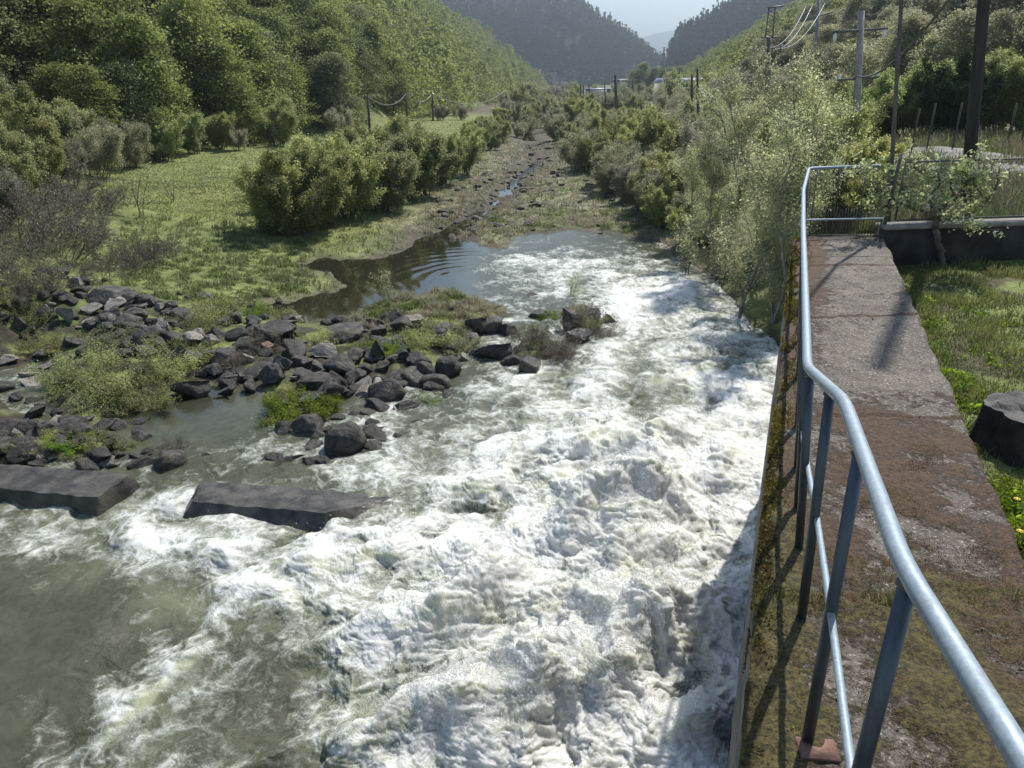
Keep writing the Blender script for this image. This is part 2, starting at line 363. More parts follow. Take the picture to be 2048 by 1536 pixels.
M['whitewall'] = simple('pale_render', (0.5, 0.5, 0.5), (0.62, 0.62, 0.6), 1, 0.8, 0)
M['roofm'] = simple('metal_roof', (0.30, 0.33, 0.40), (0.42, 0.45, 0.52), 1, 0.5, 0)
M['darkroof'] = simple('dark_roof', (0.05, 0.05, 0.055), (0.09, 0.09, 0.10), 1, 0.6, 0)

# ------------------------------------------------------------------ terrain
ZW = 4.65                                    # top of the river wall
WL = [G(1480, 1500, ZW), G(1588, 474, ZW)]; WR = [G(2040, 1075, ZW), G(1773, 480, ZW)]
def along(p, q, y): t = (y - p[1]) / (q[1] - p[1]); return np.array([p[0] + (q[0] - p[0]) * t, y, ZW])
def xwl(y): return WL[0][0] + (WL[1][0] - WL[0][0]) * (np.asarray(y, float) - WL[0][1]) / (WL[1][1] - WL[0][1])
def xwr(y): return WR[0][0] + (WR[1][0] - WR[0][0]) * (np.asarray(y, float) - WR[0][1]) / (WR[1][1] - WR[0][1])
WEND = WL[1][1]
CW0 = G(1772, 452, 4.85); CW1 = G(2048, 443, 4.85); CWD = (CW1 - CW0) / np.linalg.norm(CW1 - CW0); CW2 = CW0 + CWD * 14

ctl = [ # px, py, z of the river bed, banks and meadow
 (200,1400,-.9),(600,1300,-.9),(1000,1100,-.9),(1300,1200,-.9),(1400,1500,-.9),(1000,1500,-.9),(0,1100,-.8),(0,1500,-.9),(1300,900,-.9),(1200,750,-.8),
 (1350,620,-.7),(1250,520,-.5),(1100,500,-.45),(1000,540,-.4),(1000,700,-.3),(1100,700,-.5),(1500,900,-.9),(1450,750,-.8),(800,1000,-.7),(500,1100,-.8),
 (900,540,-.35),(830,560,-.3),(740,590,-.3),(660,608,-.3),(700,545,-.25),(650,531,-.15),(700,531,-.2),(890,490,-.2),(950,510,-.3),
 (600,527,.0),(680,527,.0),(750,519,.0),(800,505,.0),(868,482,.0),(900,477,.0),(935,482,.0),(962,494,.0),(1015,499,.0),(1030,476,.0),(1100,468,.0),(1190,464,.0),(1250,472,.0),(1340,493,.0),
 (600,515,.15),(700,508,.16),(800,480,.15),(980,480,.13),(1100,440,.2),(1250,440,.25),
 (693,570,.0),(660,590,.0),(580,602,.0),(520,606,.0),(470,612,.1),(600,560,.16),(640,575,.12),(620,545,.08),(660,545,.0),(610,537,.0),
 (560,630,.0),(640,640,.0),(720,622,.0),(760,602,.0),(830,590,.0),(880,575,.02),(960,600,.02),(1010,615,.02),(1040,640,-.03),(850,625,.3),(780,640,.3),(920,650,.35),(950,620,.15),
 (1150,630,.35),(1190,655,.12),(1090,665,.2),(1200,640,.0),(1200,600,-.2),(1100,600,-.2),(1080,695,.15),(1040,700,.12),(1130,700,.05),(1120,760,-.25),
 (450,540,.45),(350,560,.5),(300,520,.8),(200,520,1.0),(100,520,1.3),(0,500,1.7),(0,420,2.2),(150,440,1.7),(250,460,1.2),(350,440,1.1),(450,480,.6),(420,510,.5),(550,490,.35),
 (450,420,1.0),(560,450,.6),(650,440,.5),(750,400,.5),(850,370,.5),(950,330,.4),(400,380,1.3),(300,360,1.6),(500,320,1.4),(650,290,1.2),(800,260,.9),(900,245,.6),(1000,300,.3),(1070,280,.2),
 (850,440,.2),(900,460,.15),(1000,400,.25),(1050,330,.3),(1100,380,.3),(1200,400,.3),(1300,430,.3),(1370,400,1.0),(1250,330,.6),(1200,280,.8),
 (540,661,.3),(300,620,.6),(200,620,.6),(100,620,.8),(0,620,1.0),(150,690,.2),(50,690,.12),(0,740,-.02),(80,730,-.04),(250,760,.35),(170,770,.3),(330,790,.1),(450,720,.2),(560,760,.1),
 (650,720,.15),(750,720,.1),(850,760,.0),(700,800,-.05),(800,820,-.2),(900,800,-.25),(900,870,-.3),(620,840,.0),(500,800,-.06),(400,830,-.25),(250,850,-.2),(350,870,-.2),(100,880,.22),(200,885,.15),
 (0,880,.3),(350,915,-.05),(550,900,-.2),(680,880,-.1),(100,830,-.05),(0,830,.05),(400,950,-.4),(100,950,-.2),(890,680,.2),(960,720,-.1),(930,740,-.15),(1060,730,-.1),
 (1450,600,-.1),(1500,650,.0),(1540,670,.0),(1420,540,.05),(1470,560,.25),(1540,560,.6),(1560,600,.5),(1600,500,1.5),(1380,500,.2),(1450,460,.8),
 (1100,200,.0),(1200,190,-.5),(1050,230,.0),(1300,190,.5),(1400,200,1.0)]
ctl = np.array(ctl, float); _xy = np.array([G(*c)[:2] for c in ctl])
far = np.array([(0,300,-1),(40,600,-2),(80,600,-2),(60,1000,-2),(-20,250,-.5),(60,250,0),(30,160,0),(-60,60,2.5),(-60,30,3),(-40,15,2),(-12,1,-.9),(3,1,-.9)], float)
TB = RBF(np.concatenate([_xy, far[:, :2]]), np.concatenate([ctl[:, 2], far[:, 2]]))

STR = np.array([G(*p, .15)[:2] for p in [(860, 480), (925, 445), (975, 412), (1000, 388), (1040, 352), (1075, 324), (1082, 300), (1062, 282), (1050, 262)]])
_fy = np.array([-20, 15, 46, 60, 80, 105, 160, 307, 420, 520, 580, 660, 800]); _fx = np.array([-60, -45, -32.5, -27, -25.5, -21.5, -14, -3, 8, 24, 10, -120, -700.])
_ry = np.array([-20, 0, 35, 60, 100, 200, 400, 700, 1200]); _rx = np.array([60, 44, 34, 27, 26, 45, 80, 170, 400.])
def hleft(x, y):
    d = (np.interp(y, _fy, _fx) - x) * 0.97; d = np.maximum(d + fbm(x / 40, y / 40, 2, 50) * 4, 0)
    return (0.80 * np.minimum(d, 38) + .42 * np.maximum(d - 38, 0)) * ss(-2, 9, d) + fbm(x / 30, y / 30, 3, 51) * 3.0 * ss(5, 40, d)
def hright(x, y):
    d = np.maximum(x - np.interp(y, _ry, _rx) + fbm(x / 40, y / 40, 2, 60) * 3, 0)
    return 0.56 * d * ss(-2, 8, d) * (1 - 0.2 * ss(80, 250, d)) + fbm(x / 30, y / 30, 3, 61) * 3.0 * ss(5, 40, d)
def plateau(x, y):
    c = (x - CW0[0]) * (-CWD[1]) + (y - CW0[1]) * CWD[0]
    z = 4.22 + 0.40 * ss(0.08, 0.26, c) + fbm(x * .9, y * .9, 3, 70) * 0.05
    z = z + (0.9 - z) * ss(32, 120, y) + 1.2 * ss(12, 40, x) * ss(38, 50, y) * (1 - ss(80, 150, y))
    return z
def zt(x, y):
    x = np.asarray(x, float); y = np.asarray(y, float)
    z = TB(x, y)
    z = z + fbm(x * .35, y * .35, 3, 71) * 0.10 * ss(0.15, 0.8, z) + fbm(x * 1.7, y * 1.7, 3, 72) * 0.045 * ss(60, 10, y) + fbm(x * .1, y * .1, 2, 73) * 0.35 * ss(0.5, 1.2, z)
    cs = np.interp(y, STR[:, 1], STR[:, 0]) + .5 * pn(y / 2.2, y * 0, 9); z = z - (.42 * np.exp(-((x - cs) / np.interp(y, [28, 60, 120], [.55, .8, 1.4])) ** 2) * ss(-.5, .15, pn(y / 4, y * 0 + 3, 19) + .25)) * ss(29, 31, y) * ss(170, 150, y)
    mid = 0.5 * (xwl(y) + xwr(y)); d = x - mid
    wdt = np.where(y < WEND + .2, 0.25, 0.25 + (y - WEND - .2) * 0.8); wdt = np.minimum(wdt, 18)
    xb = np.interp(y, [WEND, 21, 33, 60, 120, 200], [xwl(WEND) + .5, 8.4, 10.5, 17, 36, 70]); wb = np.interp(y, [WEND, 14, 20, 33, 60, 120], [.4, 1.2, 3, 7, 14, 30])
    k = np.where(y < WEND + .1, ss(-.25, .25, d), ss(0, 1, (x - xb) / wb))
    z = z * (1 - k) + plateau(x, y) * k
    return z + hleft(x, y) + hright(x, y)

def polar(az0, az1, na, rr):
    az = np.radians(np.linspace(az0, az1, na)); A, R = np.meshgrid(az, rr); n, m = R.shape
    i = np.arange(n - 1)[:, None] * m + np.arange(m - 1)
    q = np.stack([i, i + 1, i + m + 1, i + m], -1).reshape(-1, 4)
    return R * np.sin(A), R * np.cos(A), q[:, [0, 3, 2, 1]][:, ::-1]

X, Y, Q = polar(-75, 70, 900, np.concatenate([np.linspace(0.5, 4, 14)[:-1], np.geomspace(4, 1150, 760)]))
Z = zt(X, Y); X, Y, Z = X.ravel(), Y.ravel(), Z.ravel()
def ground_col(x, y, z):
    n = fbm(x * .25, y * .25, 4, 80); n2 = fbm(x * 1.3, y * 1.3, 4, 81)
    green = np.array([.19, .215, .07]); green2 = np.array([.13, .155, .05]); straw = np.array([.23, .215, .14]); mud = np.array([.095, .080, .062]); leaf = np.array([.09, .075, .05])
    c = green[None] * np.ones((len(x), 1)); k = ss(-.3, .5, n)[:, None]; c = c * (1 - k * .5) + green2 * k * .5
    ln = np.interp(y, [0, 12, 25, 40, 80, 130, 300], [-1, -4, -6.3, -6.5, -4, -1, 5])      # right of this line: wet valley bed
    bed = ss(-1.5, 2.5, x - ln) * ss(20, 30, y) * ss(1.6, .6, z)
    k = (bed * ss(-.35, .35, n2 + .15) * .9)[:, None]; c = c * (1 - k) + (straw * (1 - ss(-.2, .4, n)[:, None]) + np.array([.12, .15, .05]) * ss(-.2, .4, n)[:, None]) * k
    strm = np.exp(-((x - np.interp(y, STR[:, 1], STR[:, 0])) / np.interp(y, [20, 60, 150], [1.4, 2.2, 4])) ** 2) * ss(26, 32, y) * ss(300, 120, y)
    k = np.clip(bed * ss(-.1, .3, -n2 + .2 * n + strm * .9) * .95, 0, 1)[:, None]; c = c * (1 - k) + mud * k
    k = (ss(.14, -.05, z) * .95)[:, None]; c = c * (1 - k) + mud * k
    bar = (ss(26, 21, y) * ss(1.4, .7, z) * ss(-.4, .2, n2 + .1) * (x < 4)); k = (bar * .95)[:, None]; c = c * (1 - k) + np.array([.045, .038, .028]) * k
    hill = ss(1, 6, np.maximum(hleft(x, y), hright(x, y))); k = hill[:, None]; c = c * (1 - k) + np.array([.05, .055, .02]) * k
    scr = ss(0.8, 2.0, z) * (x > 2) * (y > 14) * (y < 160) * (x < np.interp(y, [14, 30, 200], [6, 9, 60])); k = (scr * .8)[:, None]; c = c * (1 - k) + leaf * k
    gd = (x > xwr(y) - .1) * (y < 12.6) * ss(-.1, .35, n2); c = c * (1 - .8 * gd[:, None]) + np.array([.07, .055, .035]) * .8 * gd[:, None]
    vg = (x > 6) * (y > 12.4) * (y < 45) * ss(-.3, .3, n2) * (x > .36 * y); c = c * (1 - .7 * vg[:, None]) + np.array([.08, .07, .045]) * .7 * vg[:, None]
    gy = ss(0, 1, (fbm(x * .35, y * .35, 3, 83) + .1) * 2) * (y > 40) * (x < -5) * .25; c = c * (1 - gy[:, None]) + np.array([.19, .19, .07]) * gy[:, None]
    return np.clip(c, 0.01, 1)
g = link('ground', mk_mesh('ground', np.stack([X, Y, Z], 1), Q, [M['ground']], True, {'col': ground_col(X, Y, Z)})); tag(g, kind='structure')

# ------------------------------------------------------------------ river water
wc = np.array([ # px, py, foam, height scale, aeration
 (50,1300,0,.03,.12),(150,1450,0,.03,.12),(0,1180,.06,.05,.18),(250,1330,.0,.05,.12),(100,1220,.0,.04,.15),(0,1500,0,.02,.12),(200,1200,.08,.05,.3),(350,1230,.28,.08,.45),
 (560,1400,.26,.14,.25),(540,1300,.30,.14,.15),(480,1480,.20,.16,.3),(420,1210,.42,.10,.45),(140,1500,.75,.13,.4),(230,1400,.75,.14,.4),(330,1290,.72,.13,.4),(420,1240,.6,.12,.3),(260,1480,.50,.14,.35),(350,1380,.45,.14,.35),
 (300,1080,.82,.14,.6),(150,1030,.60,.12,.5),(60,1080,.60,.10,.4),(450,1120,.80,.16,.6),(560,1180,.60,.16,.5),(700,1150,.70,.26,.6),(900,1080,.85,.30,.6),(780,1040,.70,.22,.7),
 (1200,1000,1.0,.42,.9),(1300,1250,1.0,.55,.7),(1100,1350,.92,.50,.8),(900,1300,.66,.42,.7),(800,1230,.80,.38,.7),(700,1300,.60,.28,.5),(650,1450,.58,.28,.4),(560,1230,.55,.2,.4),(820,1400,.60,.35,.5),(900,1480,.90,.42,.7),(1300,1480,.92,.42,.6),
 (1450,1400,.90,.32,.5),(1480,1100,.90,.30,.5),(1400,950,1.0,.36,.7),(1500,950,.95,.30,.6),(1400,850,.92,.28,.5),(1200,870,.95,.34,.7),(1050,950,.85,.28,.6),(1100,1150,.85,.40,.6),(1000,860,.70,.18,.4),(1100,800,.72,.15,.4),
 (1000,780,.48,.09,.2),(1250,750,.55,.16,.3),(1300,800,.50,.17,.3),(1400,700,.62,.15,.4),(1500,700,.66,.15,.4),(1300,620,.80,.13,.6),(1400,580,.75,.10,.5),(1200,640,.60,.10,.3),(1200,540,.66,.08,.5),(1150,490,.22,.04,.2),(1300,500,.25,.04,.2),(1350,530,.5,.06,.3),
 (1100,530,.60,.06,.4),(1000,530,.60,.05,.3),(1050,560,.50,.05,.2),(950,560,.10,.02,.1),(950,505,.1,.012,.1),(880,490,-.2,.003,.0),(850,540,-.3,.002,.0),(780,560,-.3,.001,.0),(650,600,-.3,.001,.0),(700,540,-.3,.001,0),(900,590,.08,.012,.1),(1000,590,.4,.04,.2),(1100,620,.3,.05,.2),
 (960,660,.5,.05,.3),(1000,680,.55,.06,.3),(900,800,.40,.07,.2),(780,860,.52,.09,.3),(850,900,.55,.12,.3),(600,950,.42,.09,.2),(500,950,.38,.08,.2),(400,960,.40,.08,.2),(560,880,.35,.05,.2),(450,840,.0,.02,.22),(300,850,-.05,.012,.22),(400,880,.10,.03,.2),(700,1000,.45,.12,.4),
 (750,940,.5,.12,.3),(850,950,.65,.15,.4),(100,700,.45,.035,.3),(0,740,.55,.04,.3),(150,830,-.1,.012,.2),(700,760,.35,.05,.2),(250,655,.4,.02,.3)], float)
TWF = RBF(np.array([G(c[0], c[1])[:2] for c in wc]), wc[:, 2:5])
mounds = [(1240,1015,.80,.80,.35),(1290,1250,.70,.95,.5),(1380,1420,.8,.4,.3),(560,1150,.7,.2,.2),(1120,1060,.6,.35,.3),(1090,1200,.45,.42,.3),(870,1240,.55,.38,.3),(1230,1385,.40,.50,.35),(1010,1400,.75,.34,.3),(760,1250,.6,.28,.3),(960,1090,.55,.30,.3),(1290,870,.8,.38,.3),(1450,920,.7,.34,.4),(1000,1150,.5,.32,.3),
          (1420,1180,.6,.3,.4),(1330,1000,.6,.4,.4),(900,1450,.5,.3,.3),(1100,1500,.6,.3,.3),(680,1060,.7,.2,.3),(1180,760,.5,.12,.3),(1480,750,.8,.2,.4),(1350,560,1.0,.12,.4),(1270,590,1.2,.16,.4)]
rolls = [((620,1530),(1000,1400),.40,.34),((960,1420),(1290,1350),.36,.40),((700,1290),(1110,1170),.38,.36),((560,1140),(980,1085),.36,.24),((840,985),(1180,925),.42,.30),((1120,900),(1420,850),.45,.28),((1110,1040),(1360,985),.40,.42),((880,1200),(1080,1150),.3,.26),((1250,1290),(1460,1210),.4,.3),((1150,1500),(1440,1440),.4,.3),((150,1500),(440,1240),.30,.10),((1250,760),(1500,700),.5,.16),((200,1060),(520,1100),.3,.10)]
dep = np.radians(np.concatenate([np.linspace(78, 7.6, 1250)[:-1], np.linspace(7.6, 2.6, 160)])); X, Y, Q = polar(-44, 27, 1120, 7.0 / np.tan(dep))
def water_shape(X, Y):
    F = TWF(X, Y); foam, amp, aer = F[..., 0], np.maximum(F[..., 1], 0), np.clip(F[..., 2], 0, 1)
    ca, sa = .60, .80
    u = X * ca + Y * sa; v = -X * sa + Y * ca                       # u along the crests, v across them
    wu = fbm(X * .7, Y * .7, 3, 1) * .55; wv = fbm(X * .7 + 9, Y * .7, 3, 4) * .55
    w2 = fbm(X * 1.7, Y * 1.7, 2, 30) * .22; w3 = fbm(X * 1.7, Y * 1.7, 2, 32) * .22
    q2 = fbm(X * 5, Y * 5, 2, 34) * .06; q3 = fbm(X * 5, Y * 5, 2, 36) * .06
    def R(a, b, sc, seed, p=2.0): return np.clip(1 - np.abs(pn(a / sc, b / sc, seed)), 0, 1) ** p
    U, V = u + wu, v + wv
    h1 = .5 + .5 * pn(U / 2.6, V / 1.25, 10) + .35 * pn(U / 1.3, V / .7, 11) + .25 * (R(U / 2.0, V, .95, 12, 2.5) - .6)
    h2 = .6 * R((u + w2 + wu) / 1.5, v + w3 + wv, .42, 12, 2.2) + .4 * pn((X + w2) / .45, (Y + w3) / .45, 17)
    big = ss(.12, .4, amp); cal = ss(.0, .06, amp); fr = ss(.15, .85, foam) * ss(.02, .25, amp)
    H = amp * (1.75 * (h1 - .5) + .16 * (h2 - .3)) * (.3 + .7 * cal)
    for (px, py, r, hh, fx) in mounds:
        c = G(px, py, 0.3); du = (X - c[0]) * ca + (Y - c[1]) * sa; dv = -(X - c[0]) * sa + (Y - c[1]) * ca
        k = np.exp(-((du / (r * 1.35)) ** 2 + ((dv + wv * .5) / (r * .75)) ** 2)); H = H + (.72 if px > 1180 and py > 1100 else .95) * k * hh * (.9 + .10 * h2); foam = foam + k * fx; amp = np.maximum(amp, k * .45); aer = np.maximum(aer, np.exp(-((du / (r * .8)) ** 2 + ((dv + r * .35) / (r * .4)) ** 2)))  # near face of each mound is marked for the painted glow
    for (p0, p1, w0, hh) in rolls:
        a0, b0 = G(*p0, .2)[:2], G(*p1, .2)[:2]; ab = b0 - a0; L2 = ab @ ab; px_ = X + wu * .35 - a0[0]; py_ = Y + wv * .35 - a0[1]; t_ = np.clip((px_ * ab[0] + py_ * ab[1]) / L2, 0, 1)
        dx_ = px_ - t_ * ab[0]; dy_ = py_ - t_ * ab[1]; sg = np.sign(dx_ * ab[1] - dy_ * ab[0]); dd = np.hypot(dx_, dy_); ww = w0 * np.where(sg > 0, .62, 1.25); k = np.exp(-(dd / ww) ** 2) * ss(-.02, .18, t_) * ss(1.02, .82, t_)
        H = H + 1.05 * hh * k * (.8 + .5 * pn(U / .8, V / .8, 33)); foam = foam + k * .25; amp = np.maximum(amp, k * .4); aer = np.maximum(aer, np.exp(-((dd - ww * .7) / (ww * .5)) ** 2) * (sg > 0) * k * 2.2)  # steep side of each roll gets the painted glow too
    # fine froth is laid along the surface, so steep faces are not smeared
    X0, Y0 = X, Y; X = X + 1.0 * H; Y = Y + 1.6 * H
    h3 = .35 * R(X + w2 + q2, Y + w3 + q3, .24, 13, 2.0) + 1.0 * np.abs(pn((X - w2) / .30, (Y + w3) / .30, 27))
    h4 = .45 * R(X + w3 + q3, Y - w2 + q2, .11, 14, 2.0) + .9 * np.abs(pn((X + w3) / .14, (Y - w2) / .14, 28))
    h5 = .5 * R(X - w2 - q2, Y + w3 - q3, .05, 15, 2.0) + .8 * np.abs(pn(X / .06, Y / .06, 29))
    Hf = (.018 + .085 * amp) * fr * (h3 - .35) + (.012 + .050 * amp) * fr * (h4 - .35) + (.006 + .022 * amp) * fr * (h5 - .3) + .02 * cal * (h3 - .5) * (1 - fr)
    c = G(985, 560); dd = np.hypot(X0 - c[0], Y0 - c[1])
    rip = np.sin(dd * 2 * np.pi / .62 + pn(X0 * .3, Y0 * .3, 40) * 2.6 + pn(X0 * .9, Y0 * .9, 45) * 1.4) * ss(.045, .01, F[..., 1]) * ss(7.5, 4.5, dd) * ss(1.0, 3.2, dd) * (X0 < c[0])
    H = H + rip * .010 * (.5 + ss(-.4, .5, pn(X0 * .5, Y0 * .5, 46)))
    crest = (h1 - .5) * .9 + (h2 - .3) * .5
    fl = R(X + w2 * 1.3 + q2, Y + w3 * 1.3 + q3, .42, 20, 2.6) * .42 + R(X + w3 + q3 * 1.5, Y + w2 + q2 * 1.5, .18, 21, 2.2) * .32 + R(X + q3, Y + q2, .075, 23, 2) * .2 + .16 * fbm(X * 3, Y * 3, 4, 24)
    foamv = foam + np.clip(crest, -.5, .5) * .52 * ss(0, .4, foam) + ((fl - .55) * .80 + fbm(X * .9, Y * .9, 3, 22) * .22) * ss(-.05, .3, foam + .05)  # thinner foam in troughs, also painting lit crests and shaded troughs into the colour
    aer_glow_v = aer * (.55 + .6 * fbm(X * 1.1, Y * 1.1, 3, 25)) + .3 * ss(.0, .8, h1 + fbm(X, Y, 2, 26) * .5) * ss(.3, .8, foam)
    X, Y = X0, Y0
    chx = (pn(X / .16, Y / .16, 41) * .018 + pn(X / .5, Y / .5, 43) * .05) * ss(.05, .4, amp); chy = (pn(X / .16, Y / .16, 42) * .018 + pn(X / .5, Y / .5, 44) * .05) * ss(.05, .4, amp)
    return H, Hf, np.clip(foamv, -.5, 1.6), np.clip(aer_glow_v, 0, 1), amp, chx, chy
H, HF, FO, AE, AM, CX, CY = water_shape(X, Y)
bed = zt(X, Y); shal = ss(.02, .45, -bed); shal = np.where(X > xwl(Y) - .3, 1, shal)
H = H * (.12 + .88 * shal)
P_ = np.stack([X, Y, H], -1); gu = np.gradient(P_, axis=1); gv = np.gradient(P_, axis=0); N_ = np.cross(gu, gv); N_ /= np.linalg.norm(N_, axis=-1, keepdims=True) + 1e-12; N_ *= np.sign(N_[..., 2:3] + 1e-9)
D_ = N_ * (HF * (.12 + .88 * shal))[..., None]
wv_ = np.stack([(X + CX * shal + D_[..., 0]).ravel(), (Y + CY * shal + D_[..., 1]).ravel(), (H + D_[..., 2]).ravel()], 1)
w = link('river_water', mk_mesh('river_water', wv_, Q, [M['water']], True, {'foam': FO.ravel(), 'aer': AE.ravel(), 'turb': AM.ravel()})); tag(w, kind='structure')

def drops():
    r = np.random.RandomState(5); n0 = 1500000
    px = r.uniform(0, 1560, n0); py = 560 + 976 * r.rand(n0); d = FW[None] + ((px - 1024) / FPX)[:, None] * RC + ((768 - py) / FPX)[:, None] * UC
    t = 7 / -d[:, 2]; x = d[:, 0] * t; y = d[:, 1] * t
    Hh, Hf_, fo, ae, am, _, _ = water_shape(x, y); Hh = Hh + Hf_
    pr = ss(.10, .5, am) * ss(.12, .55, Hh) * (x < xwl(y) - .05); keep = r.rand(n0) < pr * .30 + .002 * ss(.5, .9, fo)
    x, y, Hh, am = x[keep], y[keep], Hh[keep], am[keep]; n = len(x); print('drops', n)
    cl_ = ss(-.1, .5, pn(x / .22, y / .22, 61) + .4 * pn(x / .07, y / .07, 62)); up = r.exponential(.075, n) * (.5 + 2.0 * am) * (.3 + 2.2 * cl_); z = Hh + np.minimum(up, .7); x = x + r.normal(0, .03, n); y = y + r.normal(0, .03, n)
    s = r.uniform(.0020, .0065, n) * (1 + .5 * (r.rand(n) < .06)) * np.interp(y, [5, 20], [1, 1.7])
    o = np.array([[1, 0, -.7], [-.5, .87, -.7], [-.5, -.87, -.7], [0, 0, 1.2]]); f = np.array([[0, 1, 3], [1, 2, 3], [2, 0, 3], [0, 2, 1]])
    V = np.stack([x, y, z], 1)[:, None] + o[None] * s[:, None, None] * r.uniform(.7, 1.6, (n, 1, 3)); Fq = f[None] + 4 * np.arange(n)[:, None, None]
    return mk_mesh('water_spray', V.reshape(-1, 3), Fq.reshape(-1, 3), [M['spray']], True)
tag(link('water_spray', drops()), 'white droplets thrown up over the churning river', 'water', kind='stuff')

# ------------------------------------------------------------------ plants: generators
def grow(rng, p, d, L, r, lv, out, leaf, cfg):
    n = max(3, int(L / cfg['seg'])); st = L / n; pts = [np.array(p, float)]; d = np.array(d, float); d /= np.linalg.norm(d)
    for i in range(n):
        d = d + rng.normal(0, cfg['wig'], 3) + np.array([0, 0, cfg['up'][lv]]); d /= np.linalg.norm(d); pts.append(pts[-1] + d * st)
    rad = np.linspace(r, r * (.35 if lv < cfg['lv'] else .2), n + 1); out.append((np.array(pts), rad, lv))
    if lv >= cfg['lv'] - cfg.get('leaf_lv', 0):
        for k in range(cfg['nl'][min(lv, len(cfg['nl']) - 1)]):
            t = rng.uniform(.15, 1) * n; i = min(int(t), n - 1); q = pts[i] + (pts[i + 1] - pts[i]) * (t - i); leaf.append(q)
    if lv < cfg['lv']:
        for k in range(cfg['nb'][lv]):
            t = rng.uniform(cfg['t0'][lv], 1.0) * n; i = min(int(t), n - 1); q = pts[i] + (pts[i + 1] - pts[i]) * (t - i)
            a = rng.normal(size=3); a -= a.dot(d) * d; a /= np.linalg.norm(a); sp_ = cfg['spread'][lv] * rng.uniform(.6, 1.3)
            nd = d * math.cos(sp_) + a * math.sin(sp_)
            grow(rng, q, nd, L * cfg['len'][lv] * rng.uniform(.6, 1.15) * (1.15 - .5 * (t / n)), rad[i] * .55, lv + 1, out, leaf, cfg)

def plant(name, seed, cfg, H, leafmat, barkmat, lsize, lspread, stems=1, stem_lean=.3, stem_r=.05, k_leaf=3, aspect=.5, parts=('trunk', 'crown'), baseR=.0, droop=0.):
    """meshes (trunk, crown) of one plant grown from its stems"""
    rng = np.random.RandomState(seed); out, leaf = [], []
    for s_ in range(stems):
        a = rng.uniform(0, 6.28); ln = stem_lean * rng.uniform(.3, 1.2) if stems > 1 else stem_lean * .2
        grow(rng, (math.cos(a) * baseR * rng.rand(), math.sin(a) * baseR * rng.rand(), -.15), (math.cos(a) * ln, math.sin(a) * ln, 1), H * rng.uniform(.7, 1.0), stem_r, 0, out, leaf, cfg)
    mb = MB()
    for pts, rad, lv in out: mb.tube(pts, np.maximum(rad, cfg.get('rmin', .004)), k=7 if lv == 0 else 4 if lv == 1 else 3, cap=False)
    tm = mb.mesh(parts[0], [barkmat], True); cm = None
    if leaf:
        leaf = np.array(leaf); c = np.repeat(leaf, k_leaf, 0) + rng.normal(0, lspread, (len(leaf) * k_leaf, 3)); c[:, 2] = np.maximum(c[:, 2], .02)
        mb = MB(); mb.cards(c, rng.uniform(.6, 1.3, len(c)) * lsize, rng, aspect, .15, droop); cm = mb.mesh(parts[1], [leafmat])
    return tm, cm

def proto(name, meshes, parts=('trunk', 'crown')):
    o = bpy.data.objects.new(name, None); ch = []
    for me, pn_ in zip(meshes, parts):
        if me is not None: ch.append((pn_, me))
    return (name, ch)

def put(pr, loc, rz, sc, label, cat, group=None):
    o = thing(pr[0], tuple(loc), label, cat, group); o.rotation_euler = (0, 0, rz); o.scale = (sc, sc, sc) if np.isscalar(sc) else tuple(sc)
    for pn_, me in pr[1]: link(pn_, me, o)
    return o

def place(pr, px, py, rz, sc, label, cat, group=None, dz=0.0, zguess=0.5):
    z = zguess
    for _ in range(12):
        q = G(px, py, z); z = .5 * z + .5 * float(zt(q[0:1], q[1:2])[0])
    q = G(px, py, z); return put(pr, (q[0], q[1], float(zt(q[0:1], q[1:2])[0]) + dz), rz, sc, label, cat, group)

ORD = ['', 'second ', 'third ', 'fourth ', 'fifth ', 'sixth ', 'seventh ', 'eighth ', 'ninth ', 'tenth ', 'eleventh ', 'twelfth ', 'thirteenth ', 'fourteenth ', 'fifteenth ', 'sixteenth ', 'seventeenth ', 'eighteenth ', 'nineteenth ', 'twentieth ']

# hillside broadleaf crowns
def hill_crown(seed, Hh=9., R=2.9, nc=130, nl=95, ls=.115):
    rng = np.random.RandomState(seed); cs = []
    for i in range(nc):
        t = rng.rand() ** .75; z = .08 + .90 * t; prof = (math.sin(min(1, (1 - z) * 1.25 + .12) * 1.57) ** .8) * (.75 + .25 * min(1, z * 4)); a = rng.uniform(0, 6.283)
        rr = R * prof * rng.uniform(.55, 1.08) * (1 + .22 * math.sin(a * 2 + seed) + .15 * math.sin(a * 5 + seed * 2)); cs.append((rr * math.cos(a), rr * math.sin(a), z * Hh, rng.uniform(.55, 1.0)))
    cs = np.array(cs); c = np.repeat(cs, nl, 0); off = rng.normal(0, 1, (len(c), 3)) * np.array([.60, .60, .26]); rd = np.hypot(off[:, 0], off[:, 1]); off[:, 2] -= rd * .22
    p = c[:, :3] + off * c[:, 3:4] * (Hh / 9); mb = MB(); mb.cards(p, rng.uniform(.6, 1.3, len(p)) * ls, rng, .62, .45); cm = mb.mesh('crown', [M['beech']])
    mb = MB(); mb.tube([(0, 0, -1), (.05, 0, 2), (0, .1, Hh * .55), (.1, 0, Hh * .85)], [.2, .16, .09, .03], 7)
    for k in range(9):
        a = rng.uniform(0, 6.28); z0 = rng.uniform(.15, .7) * Hh; mb.tube([(0, 0, z0), (math.cos(a) * R * .5, math.sin(a) * R * .5, z0 + .8), (math.cos(a) * R * .85, math.sin(a) * R * .85, z0 + 1.2)], [.06, .04, .02], 4)
    return mb.mesh('trunk', [M['bark']], True), cm
HB = [proto('hillside_tree', hill_crown(100 + i, 9 + (i % 3), 2.5 + .35 * (i % 3))) for i in range(7)]
